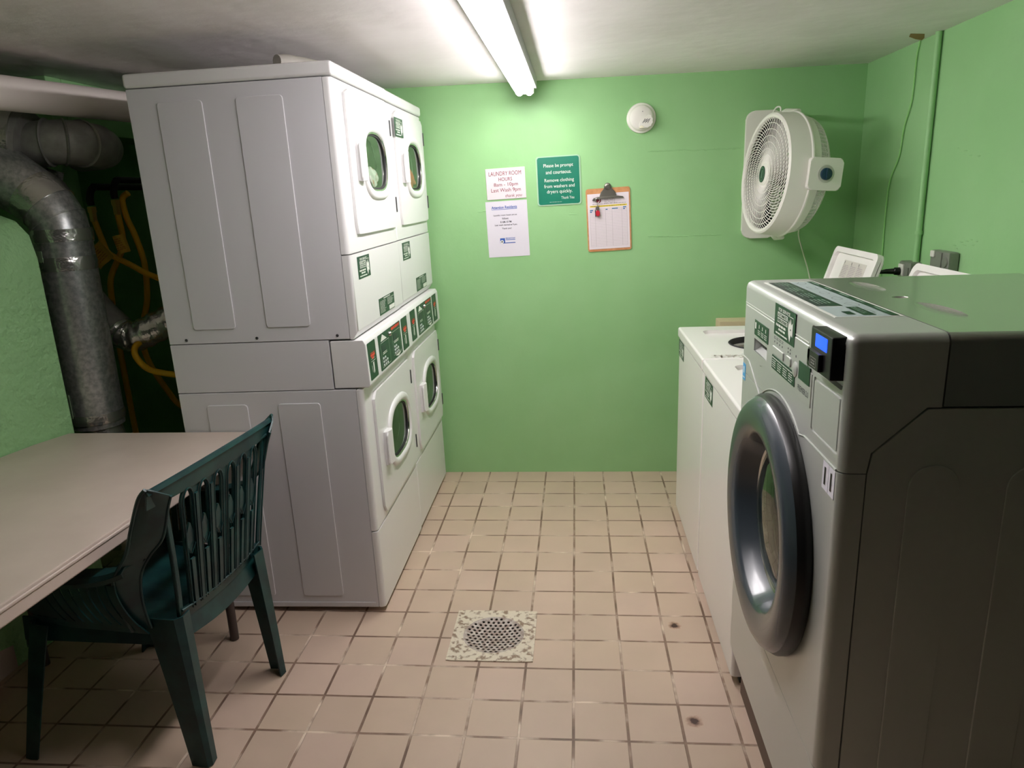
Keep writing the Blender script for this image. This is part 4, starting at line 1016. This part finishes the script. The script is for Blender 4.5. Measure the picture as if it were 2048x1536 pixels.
# ------------------------------------------------------------------ floor drain
dr = thing('floor_drain', 'square cast floor drain with round perforated strainer and worn paint', 'drain', (DC[0], DC[1], 0))
outer = [(.150 * x, .152 * y) for x, y in []]
oc = ray_rect(0, 0, -.150, -.152, .150, .152, .004, 64); ic = [(.110 * math.cos(2 * PI * k / 64), .110 * math.sin(2 * PI * k / 64)) for k in range(64)]
b = MB(); b.ring(oc, ic, .0006, .0045, bev=.0015); b.build('frame', DRAIN, dr)
b = MB(); b.lathe([(0, -.008), (.04, -.0068), (.08, -.002), (.104, .0035), (.110, .0046), (.110, .0006), (.104, -.001), (.08, -.006), (.04, -.011), (0, -.012)], 64)
ds = b.build('strainer', DISH, dr)
cut = MB()
for i_ in range(-7, 8):
    for j_ in range(-7, 8):
        x = (i_ + (.5 if j_ % 2 else 0)) * .0185; y = j_ * .0162
        if x * x + y * y < .0995 ** 2: cut.tube([(x, y, -.03), (x, y, .02)], .0056, 8)
carve(ds, cut)
b = MB(); b.loops([[(x * .113, y * .113, z) for x, y in ((-1, -1), (1, -1), (1, 1), (-1, 1))] for z in (-.002, -.085)], True, (False, True)); b.build('pit', PIT, dr, 0)

# ------------------------------------------------------------------ pipes and ducts in the left corner
b = MB(); d_ = Vector((.13, .49, 0)); p0 = Vector((-1.90, -1.39, 1.932)); b.tube([p0 - d_ * 2.6, p0, p0 + d_ * 2.2], .058, 24)
tag(b.build('pipe', PVC, None), 'off-white painted pipe running under the ceiling in the left corner', 'pipe')
du = thing('vent_duct', 'galvanised metal vent duct with foil tape and a grey elbow rising behind the table', 'duct', (-1.868, -1.27, 0))
ox, oy = 1.868, 1.27
def D(*p): return (p[0] + ox, p[1] + oy, p[2])
VX = -1.868; VY = -1.27
b = MB(); b.tube([D(VX, VY, .735), D(VX, VY, 1.44)], .097, 36); b.tube([D(VX, VY, 1.425), D(VX, VY, 1.44)], .1005, 36)
b.build('straight_section', GALV, du)
b = MB(); b.tube([D(VX, VY, 1.44), D(VX - .006, VY, 1.50), D(VX - .035, VY, 1.555), D(VX - .075, VY, 1.595)], .098, 36)
b.tube([D(VX - .006, VY, 1.497), D(VX - .009, VY, 1.503)], .102, 36)
b.build('elbow', GALV, du)
b = MB(); b.tube([D(VX - .075, VY, 1.595), D(VX - .17, VY - .01, 1.665), D(VX - .30, VY - .02, 1.75), D(VX - .50, VY - .02, 1.84)], [.100, .108, .116, .12], 36); b.build('angled_section', GALV, du)
for (a, c, rr) in ((.735, .775, .1), (1.325, 1.375, .0995), (1.43, 1.475, .103)):
    b = MB(); b.tube([D(VX, VY, a), D(VX, VY, (a + c) / 2), D(VX, VY, c)], [rr - .0015, rr + .001, rr - .0015], 48); b.build('foil_tape', FOIL, du)
b = MB(); b.tube([D(VX - .030, VY, 1.548), D(VX - .052, VY, 1.575), D(VX - .082, VY, 1.600)], [.1015, .104, .103], 48); b.build('foil_tape', FOIL, du)
b = MB(); b.tube([D(VX, VY, .735), D(VX + .01, VY, .68), D(VX + .03, VY, .60), D(VX + .03, VY, .2)], [.078, .076, .076, .076], 28); b.build('lower_collar', FOIL, du)
b = MB(); b.tube([D(VX - .0, VY, .715), D(VX, VY, .738)], .094, 36); b.build('end_ring', GALV, du)
for (z0, z1, a0, a1) in ((1.34, 1.40, 3.5, 4.5), (.75, .86, 3.9, 4.4), (1.445, 1.49, 3.5, 4.3)):
    b = MB(); rows = [[D(VX + .0995 * math.cos(a0 + (a1 - a0) * j / 8), VY + .0995 * math.sin(a0 + (a1 - a0) * j / 8), z) for j in range(9)] for z in (z0, z1)]
    b.sheet(rows, .0012); b.build('tape_patch', TAPE, du)
b = MB(); b.box(D(VX - .055, VY - .0835, .86), D(VX - .0525, VY - .080, 1.33)); b.build('seam', DSTEEL, du, 0)
# upper grey elbow and its foil collar
E = D
b = MB(); path = [(-1.985, -1.17, 1.782), (-1.925, -1.168, 1.786), (-1.875, -1.155, 1.786), (-1.835, -1.115, 1.782), (-1.825, -1.04, 1.778), (-1.86, -.96, 1.775), (-1.93, -.89, 1.773), (-2.04, -.84, 1.772)]
b.tube([E(*p) for p in path], [.078, .080, .081, .081, .080, .079, .078, .078], 36)
for k in (1, 2, 3):
    p, q_ = Vector(path[k]), Vector(path[k + 1]); dd = (q_ - p).normalized() * .005; b.tube([E(*(p - dd)), E(*p), E(*(p + dd))], [.082, .088, .082], 36)
de = b.build('upper_elbow', DUCTGREY, du)
for k in range(7):
    a = -1.9 + k * .55; b = MB(frame((0, 1, 0), (0, 0, 1), (-1, 0, 0), E(-1.988, -1.17, 1.775))); x, z = .092 * math.cos(a), .092 * math.sin(a)
    b.prism([(x - .008, z - .008), (x + .008, z - .008), (x + .008, z + .008), (x - .008, z + .008)], -.002, .004, .001, 1); b.build('tab', GALV, de)
G = D; dt = None
b = MB(); b.tube([G(-2.35, -1.25, 1.83), G(-2.12, -1.21, 1.79), G(-2.02, -1.18, 1.78), G(-1.99, -1.175, 1.775)], [.14, .135, .128, .122], 36); dt = b.build('collar', DUCTGREY, du)
b = MB(); b.tube([G(-2.16, -1.22, 1.79), G(-2.06, -1.195, 1.785), G(-2.02, -1.183, 1.78)], [.142, .140, .133], 48); b.build('foil_tape', FOIL, dt)
b = MB(); g = []
for j in range(9):
    a = math.radians(215 + j * 14); g.append([G(-2.04, -1.19 + .13 * math.cos(a), 1.78 + .13 * math.sin(a)), G(-1.96 + .012 * math.sin(j * 3.1), -1.19 + .15 * math.cos(a), 1.765 + .15 * math.sin(a) + .006 * math.sin(j * 2.3))])
b.sheet(g, .003); b.build('foil_flap', FOIL, dt)
# dryer vent hose in foil
fh = thing('foil_duct', 'silver foil duct bending to the back of the nearer dryer', 'duct', (-1.75, -1.05, 1.03))
def K(*p): return (p[0] + 1.75, p[1] + 1.05, p[2] - 1.03)
b = MB(); b.tube([K(-1.98, -1.05, 1.20), K(-1.90, -1.07, 1.11), K(-1.84, -1.08, 1.06)], [.06, .062, .06], 24); b.build('dull_section', DUCTGREY, fh)
b = MB(); P_ = smooth_path([K(-1.85, -1.08, 1.06), K(-1.80, -1.08, 1.03), K(-1.73, -1.07, 1.045), K(-1.65, -1.02, 1.085), K(-1.56, -.99, 1.12), K(-1.432, -.98, 1.13)], 8)
b.tube(P_, [.062 + .003 * math.sin(k * 1.7) for k in range(len(P_))], 28); b.build('foil_section', FOIL, fh)

# gas pipes, hoses and tags
def hose(nm, m, pts, r, lab, cat, grp=None, n=8):
    b = MB(); b.tube(smooth_path(pts, n), r, 12); return tag(b.build(nm, m, None), lab, cat, grp)
def gas(path, lab, fit=True, pipe_top=None):
    P = smooth_path(path, 8); r = thing('gas_hose', lab, 'hose', tuple(P[0]), group='yellow gas hoses'); o = P[0]
    b = MB(); b.tube([p - o for p in P], .0125, 14); b.build('hose', YHOSE, r)
    if fit:
        b = MB(); b.tube([(0, 0, -.012), (0, 0, .028)], .0155, 6); b.tube([(0, 0, .026), (0, 0, .05)], .019, 6); b.build('fitting', BRASS, r)
    return r
Y9 = -.90
def at(x, z, y=Y9): return (x, y, z)
gas([at(-1.988, 1.50), at(-1.965, 1.40, -.90), at(-1.94, 1.355, -.91), at(-1.86, 1.305), at(-1.78, 1.26), at(-1.66, 1.22), at(-1.45, 1.20)], 'yellow gas hose slanting down to the right under the yellow tag')
gas([at(-1.905, 1.525, -.86), at(-1.90, 1.42, -.86), at(-1.93, 1.36, -.84), at(-1.985, 1.25, -.86), at(-2.0, 1.15, -.86), at(-2.005, 1.02, -.86), at(-2.00, .50, -.86), at(-1.99, .10, -.86)], 'yellow gas hose hanging closest to the galvanised duct')
gas([at(-1.855, 1.60, -.84), at(-1.885, 1.575, -.84), at(-1.88, 1.50, -.84), at(-1.855, 1.42, -.84), at(-1.835, 1.30, -.84), at(-1.85, 1.15, -.84), at(-1.89, 1.03, -.84), at(-1.90, .90, -.84), at(-1.83, .74, -.84), at(-1.74, .64, -.84), at(-1.45, .55, -.84)], 'yellow gas hose with a curled top hanging nearest the dryer', False)
gas([(-1.43, -1.02, 1.035), (-1.60, -1.03, 1.03), (-1.70, -1.06, 1.03), (-1.745, -1.14, 1.00), (-1.725, -1.16, .94), (-1.66, -1.14, .89), (-1.43, -1.10, .85)], 'bright yellow gas hose looping in front of the foil duct', False)
for (x, z0, lab) in ((-1.988, 1.555, 'dark iron gas pipe above the brass fitting nearest the galvanised duct'), (-1.905, 1.58, 'dark iron gas pipe above the middle gas hose')):
    y_ = -.90 if x < -1.95 else -.86
    b = MB(); b.tube(smooth_path([(x, y_, z0), (x, y_, z0 + .03), (x, y_ + .03, z0 + .07), (x, y_ + .12, z0 + .075), (x, YW - .001, z0 + .075)], 5), .014, 12); tag(b.build('gas_pipe', IRON, None), lab, 'pipe', 'iron gas pipes')
def tagcard(nm, cx, cz, y, w, h, rot, m, lab):
    b = MB(FNY); b.sheet([[(-w / 2 + w * j / 6, -h / 2 + h * k / 4, .006 * math.sin(j)) for j in range(7)] for k in range(5)], .0008); o = b.build(nm, m, None)
    o.location = (cx, y, cz); o.rotation_euler = (0, rot, 0); tag(o, lab, 'tag')
    i = Ink(FNY, .0095); i.greek(-w * .4, -h * .35, w * .4, h * .35, 6, .3); i.build('lettering', CARD, o, 0)
    return o
tagcard('hose_tag', -1.945, 1.355, -.965, .085, .085, math.radians(-38), YTAG, 'square yellow paper tag tilted over the crossing gas hoses')
tagcard('hose_tag', -1.865, 1.395, -.93, .055, .075, math.radians(-12), YTAG, 'small yellow paper tag on the gas hose nearest the dryer')
b = MB(FNY); b.sheet([[(-.045, -.05, 0), (.05, -.05, .004)], [(-.045, .05, .0), (.05, .045, .004)]], .001); o = b.build('hose_tag', CARD, None); o.location = (-2.03, -.99, 1.36); tag(o, 'orange cardboard tag half behind the galvanised duct', 'tag')
